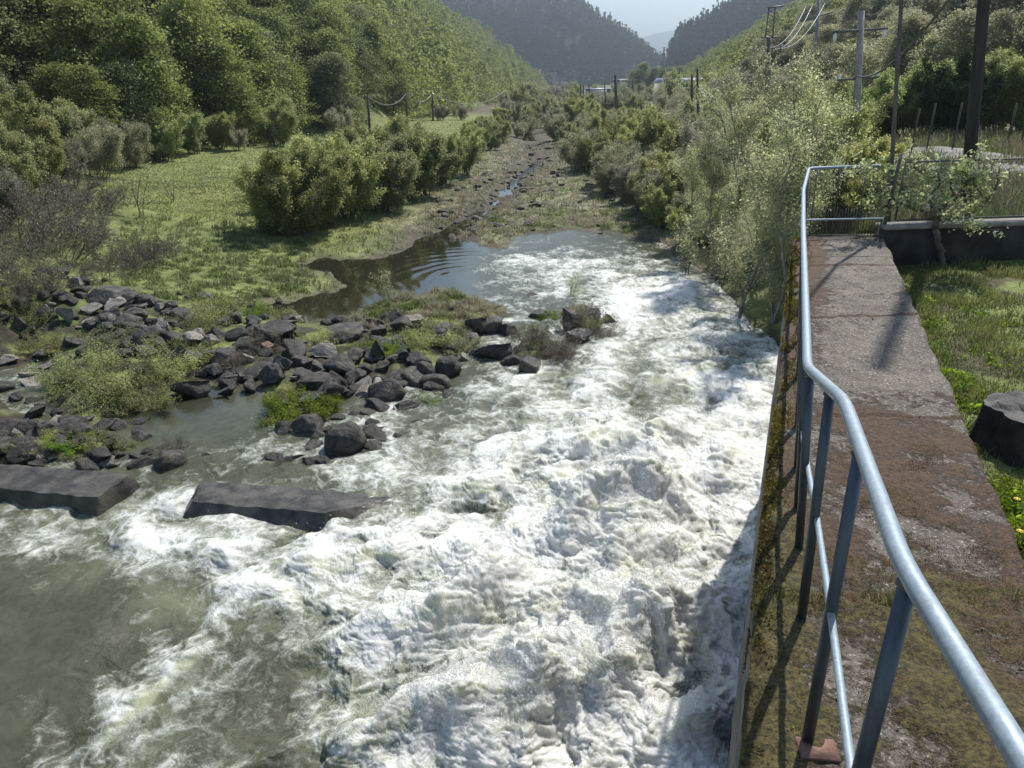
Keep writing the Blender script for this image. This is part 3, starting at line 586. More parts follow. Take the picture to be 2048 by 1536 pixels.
def greyer(p):
    me = p[1][1][1].copy(); me.materials.clear(); me.materials.append(M['greygreen']); return (p[0], [p[1][0], ('crown', me)])
M['greygreen'] = leaf_mat('grey_green_leaves', (0.22, 0.23, 0.14), (0.31, 0.31, 0.18), (0.21, 0.20, 0.15), 0.45, 0.35)
M['hedge'] = leaf_mat('hedge_leaves', (0.20, 0.23, 0.09), (0.28, 0.31, 0.13), None, 0.5, 0.8)
HG = [greyer(p) for p in HB]
def low_crown(seed, Hh, R, n, ls):
    rng = np.random.RandomState(seed); z = rng.rand(n) ** .8; prof = np.sin(np.minimum(1, (1 - z) * 1.2 + .1) * 1.57) ** .8
    a = rng.uniform(0, 6.283, n); rr = R * prof * rng.uniform(.6, 1.05, n) * (1 + .25 * np.sin(a * 3 + seed) + .15 * np.sin(z * 14 + a * 2)); return np.stack([rr * np.cos(a), rr * np.sin(a), (z * .93 + .06) * Hh], 1), rng.uniform(.6, 1.3, n) * ls
def cone_crown(seed, Hh, R, n, ls):
    rng = np.random.RandomState(seed); z = rng.rand(n); a = rng.uniform(0, 6.283, n); rr = R * (1 - z) * (.55 + .45 * ((z * 9) % 1)) * rng.uniform(.6, 1.1, n); return np.stack([rr * np.cos(a), rr * np.sin(a), z * Hh], 1), rng.uniform(.6, 1.2, n) * ls
def baked(name, pos, scl, gens, mat, rng, label, cat):
    mb = MB()
    for p, s_ in zip(pos, scl):
        c, l = gens[rng.randint(len(gens))]; a = rng.uniform(0, 6.28); R = np.array([[math.cos(a), -math.sin(a), 0], [math.sin(a), math.cos(a), 0], [0, 0, 1]])
        mb.cards((c @ R.T) * s_ + p, l * s_, rng, .62, .4)
    return tag(link(name, mb.mesh(name, [mat])), label, cat, kind='stuff')

rng = np.random.RandomState(3)
cand = []
for side in (0, 1):
    y = 28.
    while y < 640:
        stp = np.interp(y, [0, 60, 200, 600], [4.0, 4.0, 5.5, 9.0] if side == 0 else [2.9, 3.0, 4.5, 8.0])
        for d in np.arange(1.5, 62 + y * .22, stp * .95):
            yy = y + rng.uniform(-.5, .5) * stp; dd = d + rng.uniform(-.45, .45) * stp
            x = np.interp(yy, _fy, _fx) - dd if side == 0 else np.interp(yy, _ry, _rx) + dd
            cand.append((x, yy, side))
        y += stp
cand = np.array(cand); az = np.degrees(np.arctan2(cand[:, 0], cand[:, 1])); cand = cand[(np.abs(az) < 39) & (cand[:, 1] > 30)]
cz = zt(cand[:, 0], cand[:, 1]); dist = np.hypot(cand[:, 0], cand[:, 1])
el = (cz + 4 - CAMZ) / dist; vis = el < .16; cand, cz, dist = cand[vis], cz[vis], dist[vis]
# keep the ones that stand clear of the trees in front: bin by direction
order = np.argsort(dist); top = {}; shown = []
for i in order:
    b = int(math.degrees(math.atan2(cand[i, 0], cand[i, 1])) * 2); e = (cz[i] + 8.5 - CAMZ) / dist[i]
    m_ = top.get(b, -1)
    if e > m_ - .003: shown.append(i)
    top[b] = max(m_, e)
print('hill trees', len(cand), 'shown', len(shown))
ind = shown[:290]; rest = [i for i in range(len(cand)) if i not in set(ind)]
for j, i in enumerate(ind):
    side = cand[i, 2]; x, y = cand[i, :2]; s_ = rng.uniform(.85, 1.3) * (.55 if side else 1) * (0.62 if (y < 62 and side == 0 and x > np.interp(y, _fy, _fx) - 10) else 1.0)
    dd = abs(x - np.interp(y, _fy if side == 0 else _ry, _fx if side == 0 else _rx)); zone = ('in the front row' if dd < 9 else 'in the middle rows' if dd < 24 else 'in the upper rows')
    if side == 0: lab = f'green tree {zone} of the forest slope, ' + ('above the tangled bare bushes' if y < 60 else 'above the stoutest meadow pole' if y < 105 else 'above the braced meadow pole' if y < 170 else 'on the far spur of the slope')
    else: lab = f'hazy tree {zone} of the pole side slope, ' + ('behind the hedge' if y < 60 else 'around the hillside pylon' if y < 110 else 'farther up the valley')
    put((HG if side else HB)[rng.randint(7)], (x, y, cz[i] - .4), rng.uniform(0, 6.28), (s_, s_, s_ * rng.uniform(.85, 1.15)), lab, 'tree', 'trees on the meadow side slope' if side == 0 else 'trees on the pole side slope')
gens = [low_crown(200 + k, 9.5, 3.2, 800, .27) for k in range(6)]
baked('hillside_forest', [np.array([cand[i, 0], cand[i, 1], cz[i] - .4]) for i in rest], np.where(cand[rest, 2] > 0, .75, 1.15) * rng.uniform(.8, 1.15, len(rest)), gens, M['beech'], rng, 'forest covering the upper and farther valley slopes', 'forest')

# ------------------------------------------------------------------ far mountains
def mountain(name, prof, D, depth, foot_z, mat, seed, label_rough=22., foot_shift=0.):
    pp = np.array([PD(a, b, D) for a, b in prof]); xs = np.linspace(pp[0, 0], pp[-1, 0], 260); hz = np.interp(xs, pp[:, 0], pp[:, 2])
    ts = np.linspace(-1, .6, 110); Xs, T = np.meshgrid(xs, ts); Hz = np.meshgrid(hz, ts)[0]
    Ym = D + T * depth + fbm(Xs / 160, T * 2, 3, seed) * depth * .12; k = np.clip(1 - np.abs(T), 0, 1); k = np.where(T < 0, k ** .9, 1 - T * 1.1)
    Zm = foot_z + (Hz - foot_z) * k + fbm(Xs / 120, Ym / 120, 5, seed + 1) * label_rough * np.minimum(1, np.abs(T) * 4 + .12) * ss(0, .2, 1 + T)
    n, m = Xs.shape; i = np.arange(n - 1)[:, None] * m + np.arange(m - 1); q = np.stack([i, i + 1, i + m + 1, i + m], -1).reshape(-1, 4)
    o = link(name, mk_mesh(name, np.stack([Xs, Ym, Zm], -1).reshape(-1, 3), q, [mat], True)); tag(o, kind='structure')
    return Xs, Ym, Zm, T
M['mount'] = simple('wooded_slope', (0.030, 0.036, 0.018), (0.065, 0.062, 0.035), .02, 0.95, 3.0)
M['blue'] = simple('distant_slope', (0.045, 0.055, 0.035), (0.07, 0.08, 0.05), .004, 0.95, 0)
a_ = mountain('far_mountain', [(700,-190),(800,-120),(920,-60),(1060,-22),(1110,-10),(1155,12),(1200,48),(1240,78),(1262,90),(1290,112),(1310,138),(1325,160),(1345,172)], 1150, 330, -6, M['mount'], 300)
b_ = mountain('dark_mountain', [(1330,168),(1340,124),(1352,98),(1368,76),(1400,58),(1430,42),(1470,20),(1500,2),(1560,-50),(1700,-140),(1900,-260)], 760, 230, -4, M['mount'], 320, 10.)
c_ = mountain('distant_mountain', [(900,120),(1150,100),(1262,84),(1290,74),(1320,64),(1350,59),(1380,61),(1450,74),(1600,110),(1700,150)], 5200, 1300, -20, M['blue'], 340, 30.)
def forest_on(Xs, Ym, Zm, T, n, seed, Hh, name, label, mat, cone=.5):
    r = np.random.RandomState(seed); ok = np.argwhere((T > -.97) & (T < .12)); pick = ok[r.randint(len(ok), size=n)]
    pos = np.array([[Xs[i, j] + r.uniform(-3, 3), Ym[i, j] + r.uniform(-3, 3), Zm[i, j] - 2] for i, j in pick])
    gens = [low_crown(seed + k, Hh, Hh * .33, 40, Hh * .13) for k in range(4)] + [cone_crown(seed + 10 + k, Hh * 1.3, Hh * .24, 40, Hh * .11) for k in range(int(8 * cone))]
    baked(name, pos, r.uniform(.7, 1.2, n), gens, mat, r, label, 'forest')
forest_on(*a_, 5200, 400, 12, 'mountain_forest', 'dark woods on the steep mountain closing the valley', M['conifer'])
forest_on(*b_, 3200, 420, 12, 'spruce_forest', 'dark pointed spruce woods on the mountain behind the pylons', M['conifer'], 1.0)

# ------------------------------------------------------------------ shrubs, young trees and weeds
C_bush = dict(seg=.35, wig=.12, up=[.05, .09, .07], lv=2, nb=[10, 6], t0=[.08, .1], spread=[.6, .65], len=[.42, .5], nl=[0, 10, 9], leaf_lv=1, rmin=.005)
C_birch = dict(seg=.35, wig=.07, up=[.03, .06, .0], lv=2, nb=[26, 7], t0=[.08, .1], spread=[.65, .7], len=[.30, .45], nl=[0, 12, 11], leaf_lv=1, rmin=.004)
C_sap = dict(seg=.15, wig=.10, up=[.04, .05, .03], lv=1, nb=[11], t0=[.2], spread=[.7], len=[.42], nl=[4, 7], leaf_lv=1, rmin=.004)
C_weed = dict(seg=.08, wig=.14, up=[.0, .0], lv=1, nb=[4], t0=[.2], spread=[.8], len=[.5], nl=[8, 6], leaf_lv=1, rmin=.002)
C_bare = dict(seg=.2, wig=.16, up=[-.02, -.02, 0], lv=2, nb=[8, 5], t0=[.2, .2], spread=[.6, .6], len=[.6, .5], nl=[0, 2, 2], leaf_lv=1, rmin=.004)
bush = [proto('shrub', plant('s', 500 + i, C_bush, 3.2, M['willow'], M['bark'], .05, .10, 9, .55, .035, 8, .5, ('stem', 'foliage'), .5), ('stem', 'foliage')) for i in range(5)]
thick = [proto('shrub', plant('s', 520 + i, C_bush, 3.0, M['olive'], M['twig'], .042, .12, 9, .6, .03, 5, .5, ('stem', 'foliage'), .7), ('stem', 'foliage')) for i in range(5)]
birch = [proto('birch_tree', plant('b', 540 + i, C_birch, 7.0, M['birch'], M['palebark'], .034, .13, 1 + (i == 1), .25, .06, 5, .6)) for i in range(4)]
sap = [proto('sapling', plant('p', 560 + i, C_sap, 2.0, M['birch'], M['bark'], .032, .06, 2 + i % 2, .3, .016, 3, .6, ('stem', 'foliage'), .1), ('stem', 'foliage')) for i in range(4)]
weed = [proto('weed', plant('w', 580 + i, C_weed, .5, M['willow'], M['twig'], .014, .035, 20, .8, .005, 7, .5, ('stem', 'foliage'), .35), ('stem', 'foliage')) for i in range(4)]
weedb = [proto('weed', plant('w', 590 + i, C_weed, .5, M['fresh'], M['twig'], .015, .035, 20, .8, .005, 8, .5, ('stem', 'foliage'), .3), ('stem', 'foliage')) for i in range(3)]
bare = [proto('bare_bush', plant('n', 600 + i, C_bare, 1.6, M['brown'], M['twig'], .03, .06, 22, 1.1, .012, 2, .5, ('stem', 'foliage'), .7), ('stem', 'foliage')) for i in range(3)]

def hpx(px, py, ph, H0, zg=.5):            # scale that makes a plant of height H0 standing at (px,py) look ph pixels tall
    z = zg
    for _ in range(12):
        q = G(px, py, z); z = .5 * z + .5 * float(zt(q[0:1], q[1:2])[0])
    q = G(px, py, z); return ph / FPX * np.linalg.norm(q - np.array([0, 0, CAMZ])) / H0 / 0.93

# row of bushes along the meadow bank
row = [(545,462,170),(600,470,195),(655,455,180),(705,440,185),(640,400,150),(760,420,170),(800,400,190),(845,388,150),(790,330,110),(885,370,120),(925,350,110),(950,318,80),(980,300,75),(965,285,60),(680,380,130),(1000,285,60),(575,410,130)]
row = sorted(row, key=lambda t: -t[2])
for k, (px, py, ph) in enumerate(row):
    place(bush[k % 5], px, py, k * 1.7, .66 * hpx(px, py, ph, 3.0), f'{ORD[k]}tallest rounded green bush in the row between meadow and pond', 'shrub', 'bushes along the meadow bank')
# thicket on the far bank to the right of the stream
rng = np.random.RandomState(21)
for (x0, x1, y0, y1, n, h0, h1, ph_) in [(1160,1330,300,450,28,60,105,'along the near muddy edge of the stream bed'),(1290,1420,330,500,20,75,125,'between the stream bed and the birch clump'),(1090,1300,230,310,40,30,56,'around the bend of the stream bed'),(1300,1500,230,340,26,50,100,'behind the birch clump'),(1050,1500,190,235,60,18,32,'in front of the distant poles'),(1000,1090,225,290,16,32,52,'where the stream bed meets the slope')]:
    tk = []
    for _ in range(n):
        px, py = rng.uniform(x0, x1), rng.uniform(y0, y1)
        if px < 1075 + (py - 280) * 1.35 and py > 285: px = 1075 + (py - 280) * 1.35 + rng.uniform(5, 80)
        tk.append((px, py, rng.uniform(h0, h1)))
    for k, (px, py, ph) in enumerate(sorted(tk, key=lambda t: -t[2])):
        pr = thick[rng.randint(5)] if rng.rand() < .6 else bush[rng.randint(5)]
        place(pr, px, py, rng.uniform(0, 6.28), .8 * hpx(px, py, ph, 3.0), (f'{ORD[k]}tallest thicket shrub ' if k < 12 else 'small grey green thicket shrub ') + ph_, 'shrub', 'thicket shrubs ' + ph_, zguess=1.)
# along the foot of the slope, left
fl = [(30,400,110),(90,385,100),(20,450,90),(140,372,80),(0,350,130),(200,352,90),(260,335,80),(330,322,70),(390,308,65),(440,298,60),(560,290,75),(690,272,50),(480,300,40),(60,330,110),(150,330,100),(230,310,90),(320,300,80),(920,240,30),(880,240,28),(1010,212,26),(1040,205,22),(1070,198,20)]
for k, (px, py, ph) in enumerate(sorted(fl, key=lambda t: -t[2])):
    place((bush + thick)[k % 10], px, py, k * 2.3, .9 * hpx(px, py, ph, 3.0, 2.), (ORD[k] if k < 20 else 'low') + (' ' if k >= 20 else 'tallest ') + 'leafy shrub at the foot of the wooded slope beside the meadow', 'shrub', 'shrubs at the foot of the slope', zguess=2.)
for px, py, ph, lab in [(270,345,62,None)][:0]: pass
# birches by the wall
bl = [(1480,640,490),(1545,645,400),(1430,560,330),(1510,575,400),(1390,520,250),(1570,560,330),(1460,500,300),(1530,500,330)]
for k, (px, py, ph) in enumerate(sorted(bl, key=lambda t: -t[2])):
    place(birch[k % 4], px, py, k * 1.3, .86 * hpx(px, py, ph, 6.6), f'{ORD[k]}tallest pale green birch in the clump at the water beside the wall end', 'tree', 'birches at the wall end')
for k, (px, py, ph) in enumerate([(1625,330,120),(1670,345,110),(1640,420,150),(1710,420,110),(1600,430,140),(1660,448,90),(1735,440,80),(1630,455,70)]):
    place(weedb[k % 3] if False else bush[(k + 1) % 5], px, py, k * 2.1, hpx(px, py, ph, 3.0, 2.), f'{ORD[k]}tallest leafy bush behind the end railing of the walkway' if k else 'tallest leafy bush behind the end railing of the walkway', 'shrub', 'bushes behind the end railing', zguess=3.)
for px, py, ph, lab in [(1370,568,150,'slender sapling with bare lower stems standing in white water'),(775,600,70,'small sapling on the grassy edge of the pond'),(1145,600,58,'bright young sapling on the boulder islet'),(285,432,85,'tallest of the three saplings on the meadow'),(345,405,60,'middle of the three saplings on the meadow'),(410,388,48,'smallest sapling on the meadow, with a round top'),(690,622,30,'tiny sapling at the pond edge behind the boulders')]:
    place(sap[int(px) % 4], px, py, px, hpx(px, py, ph, 1.9), lab, 'sapling')
for px, py, ph, lab in [(190,425,60,'low reddish brown bare bush on the meadow edge'),(262,535,62,'spiky purple grey bush of bare twigs above the rocks'),(120,520,70,'tangled bare bush left of the spiky one'),(60,560,55,'large tangled bare bush over the end of the rock bank'),(30,500,65,'greyish bare thicket bush below the slope shrubs'),(130,410,60,'bare bush beside the wooden fence post'),(200,560,40,'low reddish bramble above the pale rocks'),(90,590,45,'bramble tangled among the rocks of the bank'),(15,450,70,'tall dark bare bush at the bank edge'),(75,470,80,'dark bare thicket bush beside the tall one'),(160,480,50,'brown bare bush above the tangled ones'),(330,520,40,'thin bare twigs beside the spiky purple grey bush'),(30,600,50,'low bramble at the end of the rock bank'),(1175,665,50,'dark tangle of bare twigs on the boulder islet'),(1100,705,45,'flooded bare bush in front of the islet boulders'),(1050,690,40,'low bare twigs between the islet boulders'),(1130,725,40,'bare twigs standing in the rapids below the islet'),(530,700,40,'dead branches heaped against the boulder pile'),(480,740,34,'small heap of dead twigs among the boulders'),(350,905,30,'dry brown twigs on the boulder before the weir')]:
    lab = lab.replace('left of', 'beside'); place(bare[int(px) % 3], px, py, px, hpx(px, py, ph, 1.5), lab, 'shrub', zguess=1.)
wd = [(250,770,80,0,'weeds'),(170,740,60,0,0),(300,800,55,0,0),(200,800,60,0,0),(340,745,50,0,0),(130,780,50,0,0),(410,640,50,0,0),(440,625,45,0,0),(380,650,40,0,0),(600,825,60,1,0),(575,815,40,1,0),(650,825,40,1,0),(870,680,55,0,0),(910,690,45,0,0),(840,690,40,0,0),(720,710,40,1,0),(775,710,34,1,0),(630,690,40,0,0),(80,895,36,0,0),(140,890,34,1,0),(200,890,34,0,0),(240,895,26,0,0),(30,900,30,0,0),(800,870,45,0,0),(970,840,38,0,0),(860,810,28,1,0),(1100,640,28,1,0),(1180,650,28,0,0),(1050,665,26,0,0),(510,630,30,1,0),(560,630,26,0,0),(20,590,60,0,0),(60,640,40,0,0),(395,720,40,0,0),(790,600,26,0,0),(330,690,40,0,0),(230,690,45,0,0),(100,690,40,0,0)]
wd = sorted(wd, key=lambda t: -t[2])
for k, (px, py, ph, b, _) in enumerate(wd):
    place((weedb if b else weed)[k % 3], px, py, k * 1.1, np.array([.95, .95, .8]) * hpx(px, py, ph, .45), (ORD[k] + 'largest ' if k < 20 else 'small ') + ('bright green weed clump' if b else 'dull green weed clump') + ' growing between the boulders of the rock bar', 'weed', 'bright weeds among the boulders' if b else 'dull weeds among the boulders')

# ------------------------------------------------------------------ boulders
def rock_mesh(seed, angular):
    r = np.random.RandomState(seed); import bmesh
    bm = bmesh.new(); bmesh.ops.create_icosphere(bm, subdivisions=4, radius=1.0); v = np.array([x.co[:] for x in bm.verts]); f = np.array([[x.index for x in p.verts] for p in bm.faces]); bm.free()
    for k in range(int(8 + angular * 10)):
        n = r.normal(size=3); n /= np.linalg.norm(n); lim = r.uniform(.36, .78); d = v @ n; v = v - np.maximum(d - lim, 0)[:, None] * n * (.98 if angular else .75)
    s_ = 1.6 + r.rand(); nz = sum(pn(v[:, a] * s_ * (2 ** o), v[:, b] * s_ * (2 ** o) + v[:, c], seed % 50 + o + a * 3) * (.055 / 2 ** o) for o in range(4) for a, b, c in ((0, 1, 2), (1, 2, 0)))
    v = v * (1 + nz)[:, None]; v[:, 2] *= .8; return mk_mesh('boulder', v, f, [M['rock']], 'a' if False else (not angular))
RM = [rock_mesh(700 + i, i % 3 != 0) for i in range(12)]
def rock_var(mat): 
    me = RM[4].copy(); me.materials.clear(); me.materials.append(mat); return me
rpale = [rock_var(M['rock_pale'])]; me = RM[7].copy(); me.materials.clear(); me.materials.append(M['rock_pale']); rpale.append(me); rred = rock_var(M['rock_red']); rwet = rock_var(M['rock_wet'])
rocks = [ # px, py(centre), w, h, kind  d dark, p pale, r red, w wet
 (152,566,34,26,'p'),(160,580,30,20,'d'),(207,592,82,32,'d'),(260,592,52,34,'d'),(230,608,54,24,'p'),(135,628,36,46,'p'),(180,620,46,22,'p'),(225,626,42,20,'p'),(215,639,42,18,'p'),(176,651,30,18,'d'),(207,655,32,18,'d'),(273,612,46,16,'p'),(272,630,52,28,'d'),(299,606,28,22,'d'),(320,614,28,18,'p'),(342,617,26,26,'d'),(256,645,74,36,'d'),(332,650,54,24,'d'),(289,675,66,44,'d'),(289,700,68,32,'d'),(344,677,62,38,'d'),(361,710,62,44,'d'),(86,627,34,24,'d'),(37,648,36,34,'d'),(88,590,30,16,'d'),(129,596,34,16,'d'),(49,672,26,18,'d'),(47,606,54,34,'d'),(100,612,30,20,'d'),(20,610,30,18,'d'),
 (387,778,84,56,'d'),(448,716,82,46,'d'),(545,664,92,56,'d'),(597,686,48,30,'d'),(533,694,28,34,'r'),(675,725,84,58,'d'),(753,700,46,50,'d'),(692,664,84,34,'d'),(802,645,60,42,'d'),(545,748,66,50,'d'),(474,750,54,30,'d'),(660,785,72,36,'d'),(765,783,88,54,'d'),(618,848,84,52,'d'),(499,770,38,40,'d'),(565,724,62,36,'d'),(613,726,40,30,'d'),(838,748,44,24,'d'),(556,602,16,14,'d'),(420,680,40,24,'p'),(470,668,50,24,'d'),(500,655,34,20,'d'),
 (889,732,62,58,'d'),(848,740,42,38,'d'),(852,764,44,24,'d'),(880,772,72,34,'d'),(800,752,62,20,'d'),(807,767,44,18,'d'),(951,648,52,44,'d'),(978,652,56,34,'d'),(1018,664,46,32,'d'),(1074,630,46,28,'d'),(1142,632,54,44,'d'),(1214,643,36,28,'d'),(1159,675,58,42,'w'),(992,706,78,50,'d'),(1022,725,34,24,'d'),(1060,734,52,54,'w'),(1067,594,46,16,'d'),(1187,630,32,24,'d'),(1111,669,30,16,'d'),(978,770,30,18,'w'),
 (680,880,94,92,'d'),(708,832,42,22,'d'),(1046,889,40,20,'w'),(350,920,66,52,'d'),(198,912,66,40,'d'),(48,908,54,34,'d'),(540,925,56,34,'w'),(635,934,34,24,'w'),(985,975,52,34,'w'),(120,862,36,18,'d'),(30,850,46,26,'d'),(455,800,34,18,'d'),(60,750,40,20,'p'),(15,720,40,18,'p'),(130,720,32,18,'d'),(90,735,30,14,'p'),(60,770,50,20,'p'),(480,605,26,18,'d'),(500,618,24,18,'d'),(625,620,20,8,'d')]
def cluster(px, py):
    if px < 380 and py < 668: return 'in the dry rock bank under the spiky bare bush'
    if px < 480 and py < 830: return 'beside the large patch of weeds'
    if px < 420: return 'behind the low concrete weir blocks'
    if px > 930 and py < 760: return 'of the islet reaching into the rapids'
    if py > 820: return 'standing alone in the foaming water'
    if px < 730: return 'of the pile between the pond and the calm pool'
    return 'of the pile beside the dark leafy weeds'
from collections import defaultdict
cl = defaultdict(list)
for r_ in rocks: cl[(cluster(r_[0], r_[1]), r_[4])].append(r_)
KN = {'d': 'dark weathered boulder', 'p': 'pale smooth boulder', 'r': 'reddish upright boulder', 'w': 'wet shiny boulder'}
rng = np.random.RandomState(33)
for (cn, kd), L in cl.items():
    for k, (px, py, w_, h_, _) in enumerate(sorted(L, key=lambda t: -t[2] * t[3])):
        by = py + h_ * .38; z = .1
        for _i in range(10):
            q = G(px, by, z); z = .5 * z + .5 * max(float(zt(q[0:1], q[1:2])[0]), -.15)
        dist = np.linalg.norm(q - np.array([0, 0, CAMZ])); rw = w_ / FPX * dist * .56; rh = h_ / FPX * dist * .62
        big_ = 1.15 if 'islet' in cn else .98; rw *= big_; rh *= big_; me = {'p': rpale[k % 2], 'r': rred, 'w': rwet}.get(kd) or RM[rng.randint(12)]
        o = link('boulder', me); o.location = (q[0], q[1] + rw * .2, z + rh * .42); o.scale = (rw, rw * rng.uniform(.75, 1.0), rh * 1.15)
        o.rotation_euler = (rng.uniform(-.25, .25), rng.uniform(-.25, .25), rng.choice([0, 3.14]) + rng.uniform(-.4, .4))
        tag(o, f'{ORD[k] if k < 20 else "small "}{"largest " if len(L) > 1 and k < 20 else ""}{KN[kd]} {cn}', 'boulder', f'{KN[kd].split()[0]} boulders {cn}')
n = 0
for _ in range(4000):
    px, py = rng.uniform(0, 1000), rng.uniform(575, 930)
    lo = 600 + max(0, px - 380) * .12; hi = 700 + px * .12 if px < 900 else 740
    if not (lo < py < hi or (py > 840 and px < 260)): continue
    q = G(px, py, .1); z = float(zt(q[0:1], q[1:2])[0])
    if z < -.12 or (px < 500 and 560 < py < 575): continue
    s_ = rng.uniform(.10, .34) * (1.35 if px > 330 and py > 650 else 1); o = link('small_boulder', (rpale[n % 2] if rng.rand() < .25 else RM[rng.randint(12)])); o.location = (q[0], q[1], z + s_ * .15); o.scale = (s_ * rng.uniform(.8, 1.5), s_, s_ * rng.uniform(.6, 1.)); o.rotation_euler = (rng.uniform(-.4, .4), rng.uniform(-.4, .4), rng.uniform(0, 6.28))
    tag(o, ('pale' if o.data in rpale else 'dark') + ' small stone filling a gap ' + cluster(px, py).replace('standing alone', 'at the edge'), 'stone', 'small stones of the rock bar'); n += 1
    if n > 285: break
nn_ = 0
for _ in range(3000):
    px, py = rng.uniform(0, 900), rng.uniform(770, 935)
    if not (py < 800 + (px < 420) * 135 or px > 480 or rng.rand() < .2): continue
    if abs(px - 430) < 130 and 800 < py < 890: continue
    q = G(px, py, 0.); z = float(zt(q[0:1], q[1:2])[0])
    if z < -.45: continue
    s_ = rng.uniform(.14, .36); o = link('channel_stone', RM[rng.randint(12)]); o.location = (q[0], q[1], max(z, -.12) + s_ * .2); o.scale = (s_ * rng.uniform(.9, 1.5), s_, s_ * rng.uniform(.6, 1.)); o.rotation_euler = (rng.uniform(-.4, .4), rng.uniform(-.4, .4), rng.uniform(0, 6.28))
    tag(o, 'wet stone standing in the shallow channel ' + ('above the brownish weir block' if px < 260 else 'above the longer weir block' if px < 640 else 'beside the lone boulders in the foam'), 'stone', 'stones of the shallow channel'); nn_ += 1
    if nn_ > 95: break
n = 0
for k in range(1500):
    px, py = rng.uniform(860, 1260), 284 + 190 * rng.rand(); q = G(px, py, .2); xs_ = np.interp(q[1], STR[:, 1], STR[:, 0]); w_ = np.interp(q[1], [28, 60, 120], [1.6, 2.6, 4])
    if rng.rand() > math.exp(-((q[0] - xs_) / w_) ** 2) + .12 * (px > 1050): continue
    z = float(zt(q[0:1], q[1:2])[0]); s_ = rng.uniform(.07, .24) * (1 + q[1] / 120)
    o = link('stream_stone', RM[rng.randint(12)]); o.location = (q[0], q[1], z + s_ * .12); o.scale = (s_ * rng.uniform(.9, 1.7), s_, s_ * rng.uniform(.45, .8)); o.rotation_euler = (rng.uniform(-.3, .3), rng.uniform(-.3, .3), rng.uniform(0, 6.28))
    tag(o, 'dark low stone lying in the muddy stream bed', 'stone', 'stones in the stream bed'); n += 1
    if n > 230: break

# ------------------------------------------------------------------ grass
def blades(name, x, y, z, h, wd_, col, label, lean=.45, seed=1):
    r = np.random.RandomState(seed); n = len(x); a = r.uniform(0, 6.283, n); ln = r.uniform(0, lean, n) * h; b = r.uniform(0, 6.283, n)
    base = np.stack([x, y, z - .02], 1); sd = np.stack([np.cos(b), np.sin(b), b * 0], 1) * (wd_ / 2)[:, None] if not np.isscalar(wd_) else np.stack([np.cos(b), np.sin(b), b * 0], 1) * wd_ / 2
    mid = base + np.stack([np.cos(a) * ln * .35, np.sin(a) * ln * .35, h * .6], 1); tip = base + np.stack([np.cos(a) * ln, np.sin(a) * ln, h], 1)
    V = np.stack([base - sd, base + sd, mid + sd * .7, mid - sd * .7, tip], 1).reshape(-1, 3); i = 5 * np.arange(n)[:, None]
    q = i + np.array([[0, 1, 2, 3]]); t = i + np.array([[3, 2, 4]]); C = np.repeat(col, 5, 0)
    return tag(link(name, mk_mesh(name, V, [q, t], [M['blade']], False, {'col': C})), label, 'grass', kind='stuff')
r = np.random.RandomState(44)
# garden beside the walkway
n = 110000; y = 2.2 + r.rand(n) ** 1.2 * 10.5; x = xwr(y) + .02 + r.rand(n) ** 1.3 * np.interp(y, [2, 13], [2.2, 6.5]); z = zt(x, y); nn = fbm(x * 1.5, y * 1.5, 3, 90); cut = (y - CW0[1]) * CWD[0] - (x - CW0[0]) * CWD[1] < -.05
pt = fbm(x * .9, y * .9, 3, 95); col = np.array([.125, .16, .04]) * (1 + .45 * nn)[:, None] + np.array([.06, .04, .02]) * ss(.1, .5, nn)[:, None]; cut &= (pt + .6 * r.rand(n) > -.25); dry = r.rand(n) < .22; col[dry] = [.22, .18, .10]
x, y, z, nn, col = x[cut], y[cut], z[cut], nn[cut], np.clip(col[cut], .01, 1)
blades('garden_grass', x, y, z, (.03 + .08 * r.rand(len(x)) ** 1.5) * (1 + 1.0 * np.clip(nn, -.5, 1)), .006 + .0008 * y, col, 'short green garden grass beside the walkway', .8)
# pond banks and valley bed
def px_scatter(n, x0, x1, y0, y1, rr):
    px = rr.uniform(x0, x1, n); py = rr.uniform(y0, y1, n); d = FW[None] + ((px - 1024) / FPX)[:, None] * RC + ((768 - py) / FPX)[:, None] * UC; t = 6.85 / -d[:, 2]; return d[:, 0] * t, d[:, 1] * t
xs, ys = [], []
for (n_, a, b, c, d) in [(60000, 450, 1450, 430, 640), (26000, 680, 1050, 575, 680), (50000, 850, 1400, 285, 470), (26000, 250, 620, 470, 620)]:
    a_x, a_y = px_scatter(n_, a, b, c, d, r); xs.append(a_x); ys.append(a_y)
x = np.concatenate(xs); y = np.concatenate(ys); z = zt(x, y); nn = fbm(x * .5, y * .5, 4, 91); n3 = fbm(x * 1.8, y * 1.8, 2, 92); ok = (z > .03) & (z < 1.2) & (n3 > -.25); x, y, z, nn, n3 = x[ok], y[ok], z[ok], nn[ok], n3[ok]
k = (ss(-.25, .3, nn + .5 * n3) * (.25 + .75 * ss(-9, -5, x)))[:, None]; col = np.array([.16, .195, .06]) * (1 - k) + np.array([.33, .30, .20]) * k
blades('bank_grass', x, y, z, (.04 + .12 * r.rand(len(x))) * (.6 + 1.5 * ss(0, .5, n3)), .010 + .0009 * y, np.clip(col, .01, 1), 'green and straw coloured grass on the pond banks and valley bed', 1.2)
n = 60000; y = 12.3 + r.rand(n) ** 1.5 * 22; x = y * r.uniform(.40, .74, n); z = zt(x, y); nn = fbm(x * .7, y * .7, 3, 96); c_ = (x - CW0[0]) * (-CWD[1]) + (y - CW0[1]) * CWD[0]; rd = np.array([G(p, q_, 4.6)[:2] for p, q_ in ((1670, 288), (1760, 293), (1860, 303), (1960, 318), (2060, 345), (2250, 420))])
